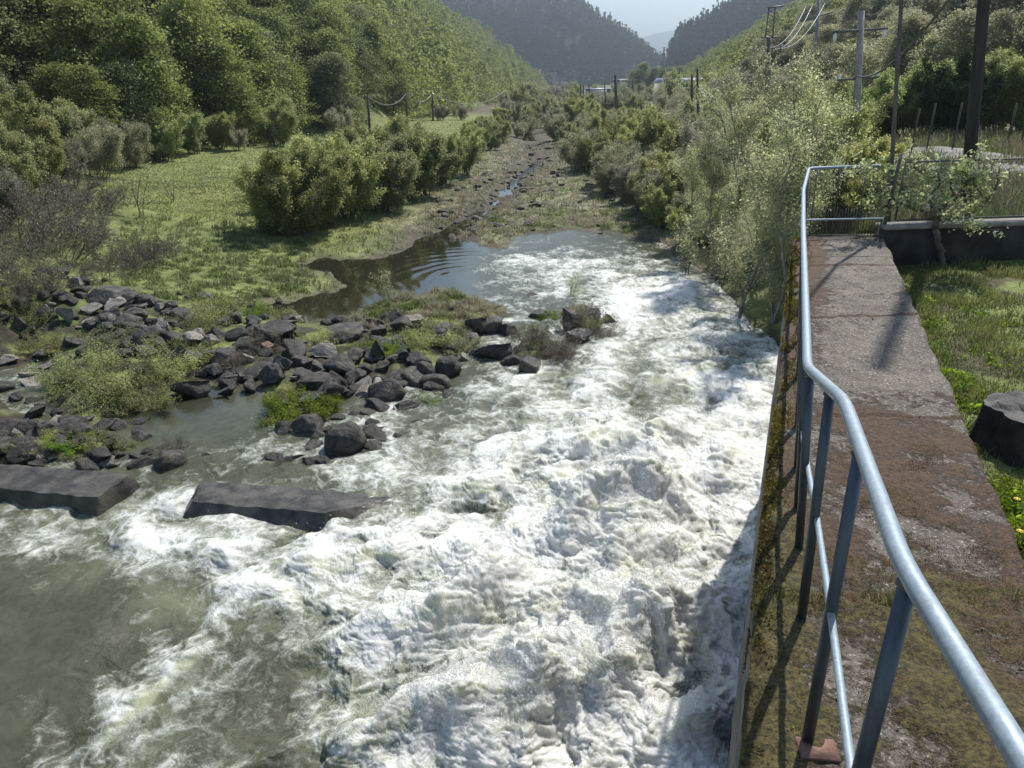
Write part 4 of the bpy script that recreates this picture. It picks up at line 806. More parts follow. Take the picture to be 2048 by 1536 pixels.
dr_ = np.min(np.hypot(x[:, None] - rd[None, :, 0], y[:, None] - rd[None, :, 1]), 1); okv = (c_ > .3) & (nn > -.5) & (dr_ > 1.3); x, y, z, nn = x[okv], y[okv], z[okv], nn[okv]; k = ss(-.1, .4, nn)[:, None]
blades('verge_grass', x, y, z, (.06 + .22 * r.rand(len(x)) ** 2) * (1 + k[:, 0]), .010 + .0008 * y, np.array([.12, .15, .05]) * (1 - k) + np.array([.20, .18, .11]) * k, 'rough grass and dry stalks behind the garden wall', .8)
# meadow
x, y = px_scatter(90000, 180, 1000, 235, 470, r); z = zt(x, y); d = np.interp(y, _fy, _fx) - x; ok = (z > .4) & (d < 3) & (x < np.interp(y, [30, 60, 160], [-6, -9, -2])); x, y, z = x[ok], y[ok], z[ok]
nn = fbm(x * .2, y * .2, 3, 93); col = np.array([.215, .24, .085])[None] * (1 + .3 * nn[:, None]) + np.array([.05, .04, .02]) * ss(.1, .6, nn)[:, None]
blades('meadow_grass', x, y, z, .04 + .08 * r.rand(len(x)), .012 + .0009 * y, np.clip(col, .01, 1), 'short bright grass of the meadow', .9)

# ------------------------------------------------------------------ river wall with the walkway
YW0 = -2.5
def wall():
    root = thing('river_wall', (float(xwl(4) + xwr(4)) / 2, 4, 0), 'long concrete river wall with a mossy walkway on top', 'wall'); o0 = np.array(root.location)
    ys = np.linspace(YW0, WEND, 760); us = np.linspace(0, 1, 110); Uu, Yy = np.meshgrid(us, ys); xl, xr = xwl(Yy), xwr(Yy)
    jag = fbm(Yy * 3, Yy * 0, 3, 110) * .018; jr = fbm(Yy * 2, Yy * 0 + 7, 4, 111) * .035
    Xx = xl + jag * (1 - Uu) + (xr - xl + jr) * Uu; e = (xr - xl) * Uu                    # metres from the river edge
    n1 = fbm(Xx * 1.6, Yy * 1.6, 4, 112); n2 = fbm(Xx * 7, Yy * 7, 4, 113); n0 = fbm(Xx * .8, Yy * .8, 3, 114)
    edge = ss(.34, .05, e + n2 * .05)
    olive = np.clip(ss(3.9, 2.8, Yy) * (.62 + .5 * n1) + edge * (.50 + .35 * n1) * ss(7.5, 4.5, Yy) + edge * .22 + ss(11.0, 11.9, Yy) * ss(.6, 1.0, e) * .6 - ss(.7, 1.3, e) * ss(3.9, 2.8, Yy) * .28 + n2 * .08, 0, 1)
    brown = np.clip(.27 + ss(6.2, 4.6, Yy) * (.40 + .40 * n1) + edge * .65 + ss(.62, .3, e) * ss(5.6, 6.4, Yy) * .42 * (1 + n0) + .18 * n1 + n2 * .12 - ss(5.2, 5.8, Yy) * ss(7.2, 6.6, Yy) * .25, 0, 1)
    lip = -.05 * ss(.07, .0, e + n2 * .02) - .05 * ss(.04, 0, (xr - xl) - e)
    joints = [2.98, 5.05, 7.6, 9.9]; jz = 0
    for j in joints: jz = jz - .018 * np.exp(-((Yy - j - n2 * .03 - n1 * .05) / .022) ** 2)
    brown = np.clip(brown + sum(.6 * np.exp(-((Yy - j - n1 * .05) / .035) ** 2) for j in joints), 0, 1)
    Zz = ZW + n2 * .006 + .014 * ss(.45, .7, olive) * (1 + n2) + .006 * ss(.5, .7, brown) + lip + jz + n1 * .004
    n, m = Xx.shape; i = np.arange(n - 1)[:, None] * m + np.arange(m - 1); q = np.stack([i, i + 1, i + m + 1, i + m], -1).reshape(-1, 4)
    link('walkway_top', mk_mesh('walkway_top', np.stack([Xx, Yy, Zz], -1).reshape(-1, 3) - o0, q, [M['walk']], True, {'brown': brown.ravel(), 'olive': olive.ravel()}), root)
    # river face and land face with end
    zs = np.linspace(-1.5, 1, 40); mb = MB()
    for side, Xe in ((0, Xx[:, 0]), (1, Xx[:, -1])):
        zz = np.linspace(-1.4, 0, 40); Yg, Zg = np.meshgrid(ys, zz); top = Zz[:, 0 if side == 0 else -1]; Zg = -1.4 + (top[None] + 1.4) * (zz[:, None] + 1.4) / 1.4
        Xg = Xe[None] + fbm(Yg * 2, Zg * 2, 4, 115 + side) * .02 * np.minimum(1, (top[None] - Zg) * 10); n_, m_ = Yg.shape; i = np.arange(n_ - 1)[:, None] * m_ + np.arange(m_ - 1); q = np.stack([i, i + 1, i + m_ + 1, i + m_], -1).reshape(-1, 4)
        mb.add(np.stack([Xg, Yg, Zg], -1).reshape(-1, 3) - o0, q if side == 0 else q[:, ::-1])
    for yy, k in ((WEND, -1), (YW0, 0)):
        a, b = Xx[k, 0], Xx[k, -1]; mb.add(np.array([[a, yy, -1.4], [b, yy, -1.4], [b, yy, ZW - .05], [a, yy, ZW - .05]]) - o0, [[0, 1, 2, 3]])
    link('wall_body', mb.mesh('wall_body', [M['concrete']], False), root)
    # moss cushions along the river edge
    r = np.random.RandomState(8); n = 26000; y = r.uniform(.8, WEND, n); e = r.exponential(.06, n); far_ = y > 5; ok = (fbm(y * 1.2, e * 4, 3, 116) > -.15) & (e < .3); y, e = y[ok], e[ok]; n = len(y); x = xwl(y) + e - .02; mbm = MB()
    n_ = 60000; yn = r.uniform(.7, 4.6, n_); un = r.rand(n_); xn = xwl(yn) + un * (xwr(yn) - xwl(yn)); okn = fbm(xn * 2.2, yn * 2.2, 4, 118) + .25 * r.rand(n_) > ss(2.9, 4.2, yn) * .5 + .05; pn_ = np.stack([xn, yn, ZW + .004 + r.rand(n_) * .014], 1)[okn]
    p = np.stack([x, y, ZW + .005 + r.rand(n) * .022 - .03 * (e < .03)], 1); mbm.cards(p - o0, .007 + .0008 * y, r, .5); mbm.cards(pn_ - o0, .0045, r, .5); link('moss', mbm.mesh('moss', [M['mosscard']]), root)
    return root
M['mosscard'] = leaf_mat('moss', (0.06, 0.048, 0.012), (0.13, 0.105, 0.022), None, 0.3, 4)
wall()
# grass tufts in the joint across the walkway and loose grass at its edges
r = np.random.RandomState(9); n = 2600; e = r.rand(n); y = 2.98 + r.normal(0, .035, n) + .05 * fbm(e * 3, e * 0, 2, 5); x = xwl(y) + e * (xwr(y) - xwl(y)); keep = fbm(x * 4, y * 4, 2, 6) > -.2; x, y = x[keep], y[keep]; n1_ = len(x)
n = 1500; y2 = r.uniform(.9, 11.5, n); x2 = xwl(y2) + r.exponential(.05, n); k2 = fbm(y2 * 2.5, y2 * 0, 2, 7) > .25; x = np.concatenate([x, x2[k2]]); y = np.concatenate([y, y2[k2]]); n = len(x)
blades('joint_grass', x, y, np.full(n, ZW), .02 + .08 * r.rand(n) ** 2, .0028 + .0006 * y, np.where(r.rand(n, 1) < .5, np.array([[.14, .17, .04]]), np.array([[.26, .22, .12]])), 'thin grass growing in the walkway joint and along its mossy edge', 1.2)

# pebbles and twigs on the walkway
mb = MB(); r = np.random.RandomState(10)
import bmesh as _b
bm = _b.new(); _b.ops.create_icosphere(bm, subdivisions=1, radius=1.0); iv = np.array([x.co[:] for x in bm.verts]); if_ = np.array([[x.index for x in p.verts] for p in bm.faces]); bm.free()
for k in range(500):
    y = r.uniform(1, 7.5); x = xwl(y) + r.uniform(.05, .97) * (xwr(y) - xwl(y)); s_ = r.uniform(.0025, .008) * (1 if r.rand() < .97 else 1.8); mb.add(iv * np.array([1, r.uniform(.6, 1), .6]) * s_ + (x, y, ZW + s_ * .4 + .004), t=if_)
tag(link('walkway_grit', mb.mesh('walkway_grit', [M['rock_pale']])), 'pale grit and crumbs scattered over the walkway', 'grit', kind='stuff')

# ------------------------------------------------------------------ pipe railing
def railing():
    K0 = G(1613, 352, 5.66); K1 = G(1615, 735, 5.66); K2 = G(1689, 803, 5.88); E = G(2060, 1545, 5.97); E2 = E + (E - PD(1800, 1130, 1.45)) * 1.2
    base = G(1605, 1100, ZW); root = thing('pipe_railing', tuple(base), 'blue grey pipe railing bending along the river edge of the walkway', 'railing'); o0 = base
    def smooth(P, n=8, w_=.12):
        P = [np.array(p, float) for p in P]; out = [P[0]]
        for i in range(1, len(P) - 1):
            a, b, c = P[i - 1], P[i], P[i + 1]; la, lc = min(w_, np.linalg.norm(a - b) * .45), min(w_, np.linalg.norm(c - b) * .45)
            s_, e_ = b + (a - b) / np.linalg.norm(a - b) * la, b + (c - b) / np.linalg.norm(c - b) * lc
            for t in np.linspace(0, 1, n): out.append((1 - t) ** 2 * s_ + 2 * t * (1 - t) * b + t * t * e_)
        out.append(P[-1]); return np.array(out)
    P1 = PD(1806, 1130, 1.45); mid = (K0 + K1) / 2 + np.array([-.035, 0, 0])
    q3 = K0 + (K1 - K0) * .08
    far_a = G(1607, 372, 5.60); far_b = G(1618, 337, 5.67); far_c = G(1766, 331, 5.67)
    top = smooth([G(1764, 331, 5.67), far_b, G(1607, 380, 5.66), mid, K1, K2, P1, E, E2]); mb = MB(); mb.tube(top - o0, .0245, 14); link('top_rail', mb.mesh('top_rail', [M['galv']], True), root)
    m = smooth([G(1766, 437, 5.12), G(1603, 440, 5.12), G(1603, 700, 5.13), G(1606, 880, 5.15), G(1634, 1035, 5.20), G(1661, 1219, 5.26), G(1702, 1536, 5.32), G(1760, 1900, 5.34)], 6, .08); mb = MB(); mb.tube(m - o0, .0135, 10); link('mid_rail', mb.mesh('mid_rail', [M['galv']], True), root)
    # posts: base pixel on the walkway and top on the rail
    def rail_at(y):
        i = np.argsort(top[:, 1]); t_ = top[i]; t_ = t_[t_[:, 0] < xwl(t_[:, 1]) + .9]; return np.array([np.interp(y, t_[:, 1], t_[:, 0]), y, np.interp(y, t_[:, 1], t_[:, 2])])
    bases = [(1614, 1485), (1603, 1237), (1598, 1102), (1595, 1014), (1594, 934), (1595, 851), (1597, 756), (1599, 684), (1600, 628), (1602, 583), (1603, 547), (1604, 517), (1605, 494), (1607, 476)]
    pl = [G(a, b, ZW) for a, b in bases]; pl = [pl[0] + (pl[0] - pl[1]) * 1.02, pl[0] + (pl[0] - pl[1]) * 2.0] + pl
    for k, p in enumerate(pl):
        t_ = rail_at(p[1]) if k > 1 else rail_at(max(p[1], top[-1, 1])); t_[2] -= .02; mb = MB(); mb.tube(np.array([p + (0, 0, -.02), p * .5 + t_ * .5, t_]) - o0, .0215 if k < 5 else .019, 12); link('post', mb.mesh('post', [M['post']], True), root)
        if k < 9: mb = MB(); mb.tube(np.array([t_ + (0, 0, -.012), t_ + (0, 0, -.004), t_ + (0, 0, .004)]) - o0, [.022, .0275, .024], 12); link('weld', mb.mesh('weld', [M['steel']], True), root)
    # cross fence at the walkway end: frame and thin bars
    a, b = G(1612, 470, ZW + .02), G(1764, 472, ZW + .02); mb = MB(); mb.tube(np.array([a, b]) - o0, .012, 8); link('bottom_rail', mb.mesh('bottom_rail', [M['steel']], True), root)
    for k, t in enumerate(np.linspace(.04, .96, 26)):
        p = a + (b - a) * t; hh = .90 if k in (0, 8, 17, 25) else .42; mb = MB(); mb.tube(np.array([p, p + (0, .02, hh if hh < .5 else 1.0)]) - o0, .010 if hh > .5 else .006, 6); link('bar', mb.mesh('bar', [M['steel']], True), root)
    o = link('base_plate', None); bpy.data.objects.remove(o)
    mb = MB(); q = G(1632, 1500, ZW); mb.box(q + (.0, -.01, .012) - o0, (.14, .095, .016), -.12); pm = mb.mesh('base_plate', [M['brick']]); link('base_plate', pm, root)
railing()

# ------------------------------------------------------------------ cross wall with fence, garden things
def cross_wall():
    nrm = np.array([-CWD[1], CWD[0], 0]); root = thing('garden_wall', tuple(CW0), 'low dark concrete wall with pale coping crossing the garden end', 'wall')
    mb = MB(); L = 14; n = nrm * .26
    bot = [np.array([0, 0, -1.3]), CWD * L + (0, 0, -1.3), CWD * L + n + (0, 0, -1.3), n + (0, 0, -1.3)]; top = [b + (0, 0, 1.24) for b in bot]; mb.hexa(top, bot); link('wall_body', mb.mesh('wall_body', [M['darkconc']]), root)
    mb = MB(); e = nrm * .03; bot = [-e + (0, 0, -.058), CWD * L - e + (0, 0, -.058), CWD * L + n + e + (0, 0, -.058), n + e + (0, 0, -.058)]; top = [b + (0, 0, .062) for b in bot]; mb.hexa(top, bot); link('coping', mb.mesh('coping', [M['paleconc']]), root)
cross_wall()
def fence_panels():
    nrm = np.array([-CWD[1], CWD[0], 0]) * .12; base = CW0 + nrm; root = thing('wire_fence', tuple(base), 'thin steel frame fence with wire mesh on the dark garden wall', 'fence')
    def at(u, z): return CWD * u + np.array([0, 0, z])
    posts = [.05, 2.62, 5.2, 7.8]
    for u in posts: mb = MB(); mb.tube([at(u, -.02), at(u + .07, 1.06)], .028, 8); link('post', mb.mesh('post', [M['steel']], True), root)
    for k in range(3):
        a, b = posts[k] + .16, posts[k + 1] - .12; mb = MB(); mb.tube([at(a, .06), at(a, .93), at(b, .95), at(b, .06), at(a, .06)], .016, 6)
        link('panel_frame', mb.mesh('panel_frame', [M['steel']], True), root); mb = MB()
        w_ = b - a; s_ = .11; n = int((w_ + .88) / s_)
        for i in range(n):
            for sg in (1, -1):
                u0 = a + i * s_ if sg == -1 else a - .88 + i * s_; t0, t1 = 0., .88; ua, ub = (u0, u0 - .88) if sg == -1 else (u0, u0 + .88)
                za, zb = .06, .94; lo, hi = a, b
                def clip(ua, za, ub, zb):
                    for lim, sg2 in ((lo, 1), (hi, -1)):
                        da, db = (ua - lim) * sg2, (ub - lim) * sg2
                        if da < 0 and db < 0: return None
                        if da < 0: t = da / (da - db); ua, za = ua + (ub - ua) * t, za + (zb - za) * t
                        elif db < 0: t = da / (da - db); ub, zb = ua + (ub - ua) * t, za + (zb - za) * t
                    return ua, za, ub, zb
                c = clip(ua, za, ub, zb)
                if c and math.hypot(c[2] - c[0], c[3] - c[1]) > .03: mb.tube([at(c[0], c[1]), at(c[2], c[3])], .0030, 3, False)
        link('wire_mesh', mb.mesh('wire_mesh', [M['steel']]), root)
fence_panels()
def stump():
    c = G(2052, 905, 4.2); root = thing('tree_stump', tuple(c), 'thick dark tree stump standing in the grass beside the walkway', 'stump'); a = np.linspace(0, 2 * np.pi, 72, endpoint=False); V = []
    for k, z in enumerate(np.linspace(-.1, .37, 16)):
        r_ = (.33 + .10 * math.exp(-max(z, 0) * 6)) * (1 + .07 * np.sin(a * 3 + 1) + .05 * np.sin(a * 7 + z * 2)) + pn(np.cos(a) * 6 + 9, np.sin(a) * 6 + z * 1.2, 3) * .022; V.append(np.stack([r_ * np.cos(a), r_ * np.sin(a), np.full(72, z)], 1))
    V = np.concatenate(V); i = np.arange(15)[:, None] * 72 + np.arange(72); j = np.arange(15)[:, None] * 72 + (np.arange(72) + 1) % 72; q = np.stack([i, j, j + 72, i + 72], -1).reshape(-1, 4); link('bark', mk_mesh('bark', V, q, [M['stump']], True), root)
    rr = np.linspace(0, 1, 9); T = []; outer = V[-72:]
    for t in rr: T.append(np.stack([outer[:, 0] * t, outer[:, 1] * t, .37 + .03 * pn(outer[:, 0] * t * 9, outer[:, 1] * t * 9, 4) - .05 * (1 - t)], 1))
    T = np.concatenate(T); i = np.arange(8)[:, None] * 72 + np.arange(72); j = np.arange(8)[:, None] * 72 + (np.arange(72) + 1) % 72; q = np.stack([i, j, j + 72, i + 72], -1).reshape(-1, 4)
    mask = (T[:, 1] > .08) | (T[:, 0] > .25); T[mask & (np.hypot(T[:, 0], T[:, 1]) < .30), 2] += .04; T[-72:, 2] = .371; link('cut_top', mk_mesh('cut_top', T, q, [M['stumptop']], True), root)
stump()
gw = [proto('garden_weed', plant('g', 620 + i, dict(seg=.06, wig=.2, up=[.02, 0], lv=1, nb=[5], t0=[.15], spread=[.8], len=[.6], nl=[6, 5], leaf_lv=1, rmin=.002), .22, M['fresh'], M['twig'], .022, .02, 12, .9, .003, 3, .4, ('stem', 'foliage'), .18), ('stem', 'foliage')) for i in range(4)]
gws = [(1925,860,1.2),(1918,800,1.),(1890,745,.9),(1935,835,1.1),(1900,770,.8),(1960,1000,1.),(1990,1015,1.),(2010,1050,1.),(2035,1010,1.1),(1850,650,.8),(1870,700,.9),(1905,700,.9),(1950,700,.8),(1990,720,.8),(2025,700,.8),(1835,600,.8),(1880,640,.8),(1940,620,.7),(2000,640,.7),(1975,950,1.),(2040,1065,1.2),(1925,775,.9)]
for k, (px, py, s_) in enumerate(gws):
    q = G(px, py, 4.25); put(gw[k % 4], (q[0], q[1], 4.2), k, s_ * 1.2, 'small bright leafy weed in the grass beside the walkway', 'weed', 'weeds in the garden grass')
mb = None
for k, (px, py) in enumerate([(2034, 998), (2040, 1062)]):
    q = G(px, py, 4.32); root = thing('yellow_flower', (q[0], q[1], 4.2), 'yellow flower head among the weeds at the walkway edge', 'flower', 'yellow flowers in the garden'); mb = MB(); mb.tube([(0, 0, -.02), (.005, 0, .06), (0, 0, .118)], .002, 5); link('stem', mb.mesh('stem', [M['fresh']]), root)
    mb = MB()
    for a in np.linspace(0, 6.283, 11)[:-1]: ca_, sa_ = math.cos(a), math.sin(a); mb.add([(0, 0, .12), (ca_ * .012 - sa_ * .005, sa_ * .012 + ca_ * .005, .126), (ca_ * .024, sa_ * .024, .122), (ca_ * .012 + sa_ * .005, sa_ * .012 - ca_ * .005, .126)], [[0, 1, 2, 3]])
    link('blossom', mb.mesh('blossom', [M['yellow']]), root)

# crooked apple tree before the cross wall
def apple():
    B = G(1884, 532, 4.22); root = thing('apple_tree', tuple(B), 'crooked apple tree with whitish trunk before the dark garden wall', 'tree'); D = B[1]
    def w(px, py, dd=0.): return PD(px, py, D + dd) - B
    rng = np.random.RandomState(77); mb = MB(); leafp = []
    limbs = [([w(1884,536),w(1880,500),w(1872,465),w(1871,440)],.055,.045),([w(1871,440),w(1885,415,-.1),w(1910,398,-.2),w(1925,380,-.3),w(1940,350,-.4)],.035,.012),([w(1871,440),w(1850,425,.2),w(1820,415,.3),w(1790,400,.2),w(1765,385,.1)],.03,.01),
             ([w(1871,440),w(1900,440,-.2),w(1940,428,-.4),w(1975,400,-.5),w(1995,365,-.5),w(2000,335,-.4)],.03,.01),([w(1871,440),w(1860,400,.4),w(1880,365,.5),w(1870,330,.5)],.03,.01),([w(1910,398,-.2),w(1900,360,-.4),w(1925,330,-.3),w(1960,318,-.3)],.02,.008),
             ([w(1820,415,.3),w(1800,370,.4),w(1780,340,.4)],.018,.007),([w(1790,400,.2),w(1760,420,.2),w(1740,400,.1)],.014,.006),([w(1975,400,-.5),w(1950,370,-.6),w(1930,345,-.5)],.014,.006),([w(1880,365,.5),w(1840,345,.5),w(1820,325,.5)],.014,.006),
             ([w(1765,385,.1),w(1725,345,0),w(1705,350,0)],.010,.005),([w(1940,428,-.4),w(1930,450,-.5),w(1945,465,-.5)],.012,.005)]
    for P, r0, r1 in limbs:
        P = np.array(P); t = np.linspace(0, len(P) - 1, len(P) * 5); S_ = np.stack([np.interp(t, range(len(P)), P[:, k]) for k in range(3)], 1); S_[1:-1] += rng.normal(0, .012, S_[1:-1].shape); mb.tube(S_, np.linspace(r0, r1, len(S_)), 8)
        if r0 < .05:
            for k in range(16):
                p = S_[rng.randint(len(S_) // 4, len(S_))]; d = rng.normal(size=3); d[2] = abs(d[2]) * .6; d /= np.linalg.norm(d); L = rng.uniform(.12, .42); q = [p, p + d * L * .5 + rng.normal(0, .02, 3), p + d * L + (0, 0, .04)]; mb.tube(q, [.006, .004, .002], 4, False)
                for j in range(4): leafp.append(p + d * L * rng.uniform(.35, 1.05) + rng.normal(0, .025, 3))
    link('trunk', mb.mesh('trunk', [M['bark']], True), root); c = np.repeat(np.array(leafp), 4, 0); c = c + rng.normal(0, .04, c.shape); mb = MB(); mb.cards(c, rng.uniform(.6, 1.3, len(c)) * .034, rng, .5, .2); link('crown', mb.mesh('crown', [M['apple']]), root)
    bl = np.array(leafp)[rng.choice(len(leafp), 110, replace=False)]; mb = MB(); mb.cards(np.repeat(bl, 4, 0) + rng.normal(0, .012, (440, 3)), .017, rng, .8); link('blossom', mb.mesh('blossom', [M['ceramic']]), root)
apple()

# ------------------------------------------------------------------ poles, wires, pylons
def pole_obj(name, px0, py0, px1, py1, D, r0, r1, mat, label, cat, group=None, k=14, over=0.):
    a, b = PD(px0, py0, D), PD(px1, py1, D); z = float(zt(a[0:1], a[1:2])[0]); a = a + (a - b) * max(0, (a[2] - z + .4) / max(b[2] - a[2], .1)); root = thing(name, tuple(a), label, cat, group); mb = MB(); mb.tube([(0, 0, 0), (b - a) * .5, b - a] + ([b - a + (0, 0, over * .1), b - a + (0, 0, over)] if over else []), [r0, (r0 + r1) / 2, r1] + ([r1, r1 * .8] if over else []), k); link('shaft', mb.mesh('shaft', [mat], True), root); return root, a, b
def wire_obj(p, q, sag, label, group, r_=.012, n=24, mat='wire'):
    p, q = np.array(p), np.array(q); t = np.linspace(0, 1, n)[:, None]; P = p + (q - p) * t; P[:, 2] -= sag * 4 * (t * (1 - t))[:, 0]; mb = MB(); mb.tube(P - p, r_, 5); o = link('overhead_wire', mb.mesh('overhead_wire', [M[mat]], True)); o.location = tuple(p); return tag(o, label, 'wire', group)
wp = pole_obj('utility_pole', 1928, 436, 1968, 0, 14.5, .115, .10, M['darkwood'], 'thick dark tarred wooden pole just behind the garden wall', 'pole', over=9.5)
mp = pole_obj('metal_mast', 1774, 488, 1803, 0, 12.1, .036, .028, M['steel'], 'thin straight steel mast at the end corner of the walkway', 'mast', over=3.6)
root, a, b = pole_obj('concrete_pole', 1710, 285, 1723, 22, 30., .155, .11, M['conc_pole'], 'pale concrete power pole with two cross arms beside the track', 'pole')
def arm(root, c, half, dr, r_=.05, ins=3, up=.25, name='cross_arm'):
    mb = MB(); mb.tube([c - dr * half, c + dr * half], r_, 6); o = link(name, mb.mesh(name, [M['steel']]), root)
    for u in (np.linspace(-.92, .92, ins) if ins else []): mb = MB(); q = c + dr * half * u; mb.tube([q, q + (0, 0, up * .3), q + (0, 0, up * .6), q + (0, 0, up)], [.03, .07, .07, .04], 8); link('insulator', mb.mesh('insulator', [M['ceramic']], True), root)
    return c
dr = np.array([.97, .2, .06]); arm(root, (b - a) * .90, 1.1, dr, .05, 3, -.35); arm(root, (b - a) * .64, .85, dr, .045, 2, .2)
aw = PD(1700, 300, 29); wire_obj(PD(1712, 150, 30), PD(1905, -10, 15), .5, 'thick dark cable running up from the concrete pole', None, .03, mat='steel')
wire_obj(PD(1735, 30, 30), PD(1800, -20, 22), .2, 'thin dark wire leaving the upper cross arm of the concrete pole', None, .015, mat='steel')
# hillside lattice pylon and poles
root, a1, b1 = pole_obj('pylon', 1534, 190, 1538, 75, 62., .22, .16, M['steel'], 'pale hillside pylon with a long cross arm at half height', 'pylon'); H1 = b1 - a1
f_ = (PD(1536, 98, 62) - a1)[2] / H1[2]; arm(root, H1 * f_, 1.15, np.array([.98, .1, .12]), .05, 3, .2)
mb = MB(); t0 = H1
for sx in (-.28, .28): mb.tube([t0 + (sx, 0, 0), t0 + (sx * .8, 0, 2.0)], .05, 4)
for k in range(6): mb.tube([t0 + ((-1) ** k * .28, 0, k * .33), t0 + ((-1) ** (k + 1) * .28, 0, k * .33 + .33)], .03, 4)
mb.tube([t0 + (-.6, 0, 0), t0 + (.6, 0, 0)], .06, 4); mb.tube([t0 + (-.3, 0, 2.), t0 + (.9, 0, 2.15)], .05, 4); link('lattice_head', mb.mesh('lattice_head', [M['steel']]), root)
root, a2, b2 = pole_obj('power_pole', 1634, 60, 1638, -20, 85., .22, .16, M['conc_pole'], 'power pole high on the hazy slope at the upper end of three wires', 'pole')
arm(root, (b2 - a2) * .8, 1.8, np.array([.95, .1, .25]), .06, 0)
for k, (p, q) in enumerate([((1538, 95), (1612, 12)), ((1549, 99), (1625, 10)), ((1562, 97), (1650, 6))]):
    wire_obj(PD(*p, 62), PD(*q, 85), 1.0, ['innermost of the three sagging bright wires on the slope', 'middle one of the three sagging bright wires on the slope', 'outermost of the three sagging bright wires on the slope'][k], 'wires between pylon and slope pole', .03)
# three wooden poles along the meadow
pp = []
for k, (x0, y0, x1, y1, D, lab) in enumerate([(740, 268, 735, 190, 95, 'tallest and nearest wooden pole along the meadow'), (815, 246, 812, 186, 125, 'middle wooden pole of the meadow line'), (866, 240, 864, 186, 138, 'braced wooden pole at the far end of the meadow line')]):
    lab = lab.replace('tallest and nearest', 'tallest, stoutest'); root, a, b = pole_obj('meadow_pole', x0, y0, x1, y1, D, .17, .13, M['wood'], lab, 'pole', 'wooden poles along the meadow', 8); pp.append(b); arm(root, (b - a) * .96, .6, np.array([.9, .4, 0]), .04, 2, .15)
    if k == 2: mb = MB(); mb.tube([(1.0, 0, -.2), (b - a) * .9], .1, 6); link('brace', mb.mesh('brace', [M['wood']]), root)
for k in range(2): wire_obj(pp[k] + (0, 0, -.1), pp[k + 1] + (0, 0, -.1), 1.3, ['pale wire between the first and middle meadow poles', 'pale wire between the middle and braced meadow poles'][k], 'wires of the meadow line', .03)
wire_obj(pp[2], PD(1010, 180, 200), 2.5, 'pale sagging wire from the braced pole towards the forest edge', 'wires of the meadow line', .04)
# distant poles over the thicket
dl = [(1396,215,1395,138,60,.13,'dark slim pole standing out of the thicket before the long roof'),(1384,178,1384,150,75,.16,'short stout pole right behind the slim dark pole'),(1232,192,1231,150,130,.28,'stout distant pole near the middle of the valley floor'),(1162,190,1161,168,160,.18,'first thin distant pole of the valley floor'),(1167,186,1167,170,190,.2,'thin distant pole close to the first one'),(1178,178,1178,168,230,.2,'short faint pole behind the first pair'),(1210,186,1209,166,160,.15,'thin distant pole beside the stout one'),(1266,182,1265,162,170,.17,'thin distant pole beyond the stout one')]
for x0, y0, x1, y1, D, r_, lab in dl: pole_obj('distant_pole', x0, y0, x1, y1, D, r_, r_ * .8, M['wood'], lab.replace('right behind', 'just behind'), 'pole', 'distant poles on the valley floor', 7)
for k in range(2): wire_obj(PD(1399 + k * 3, 172, 60), PD(1418 + k * 4, 206, 48), .1, ['upper', 'lower'][k] + ' of two pale wires dropping from the slim pole', 'wires at the slim pole', .02)

# ------------------------------------------------------------------ weir blocks
def block(label, top, bot, zt_=.5, zb=-.4):
    T = [G(a, b, z_) for (a, b), z_ in zip(top, zt_)]; B = [np.append(G(a, b, 0.)[:2], zb) for a, b in bot]; c = np.mean(B, 0); root = link('weir_block', None)
    bpy.data.objects.remove(root); mb = MB(); n = 40
    def face(p00, p10, p11, p01, nu, nv):
        u, v = np.meshgrid(np.linspace(0, 1, nu), np.linspace(0, 1, nv)); P = (p00 * ((1 - u) * (1 - v))[..., None] + p10 * (u * (1 - v))[..., None] + p11 * (u * v)[..., None] + p01 * ((1 - u) * v)[..., None]); P += (np.stack([fbm(P[..., 0] * 3 + P[..., 2] * 5, P[..., 1] * 3, 5, 130 + a) for a in range(3)], -1)) * .022
        i = np.arange(nv - 1)[:, None] * nu + np.arange(nu - 1); mb.add(P.reshape(-1, 3) - c, np.stack([i, i + 1, i + nu + 1, i + nu], -1).reshape(-1, 4))
    face(T[0], T[1], T[2], T[3], 60, 16)
    for i in range(4): j = (i + 1) % 4; face(B[i], B[j], T[j], T[i], 40, 8)
    o = link('weir_block', mb.mesh('weir_block', [M['wetconc']])); o.location = tuple(c); return tag(o, label, 'weir', 'concrete weir blocks')
block('longer concrete weir block with sloping sides in the middle of the foam', [(385, 1004), (650, 1026), (800, 992), (402, 962)], [(318, 1050), (640, 1068), (860, 1005), (350, 985)], [.20, .16, -.10, .20])
block('brownish concrete weir block cut by the picture edge', [(-140, 962), (196, 996), (262, 948), (-140, 916)], [(-160, 1000), (180, 1030), (300, 975), (-140, 935)], [.24] * 4)

# ------------------------------------------------------------------ track, hedge, far buildings, fence posts
cl_ = np.array([G(1670, 288, 4.6), G(1760, 293, 4.6), G(1860, 303, 4.6), G(1960, 318, 4.6), G(2060, 345, 4.6), G(2250, 420, 4.6), G(2500, 520, 4.6)]); t = np.linspace(0, 6, 120); cl2 = np.stack([np.interp(t, range(7), cl_[:, k]) for k in range(2)], 1)
tn = np.gradient(cl2, axis=0); tn /= np.linalg.norm(tn, axis=1)[:, None]; nr = np.stack([-tn[:, 1], tn[:, 0]], 1); us = np.linspace(-1.2, 1.2, 12); P = cl2[:, None] + nr[:, None] * us[None, :, None]; Zr = zt(P[..., 0], P[..., 1]) + .05 - .02 * (np.abs(us) > 1.05)
i = np.arange(119)[:, None] * 12 + np.arange(11); tag(link('gravel_track', mk_mesh('gravel_track', np.concatenate([P, Zr[..., None]], -1).reshape(-1, 3), np.stack([i, i + 12, i + 13, i + 1], -1).reshape(-1, 4), [M['gravel']], True)), kind='structure')
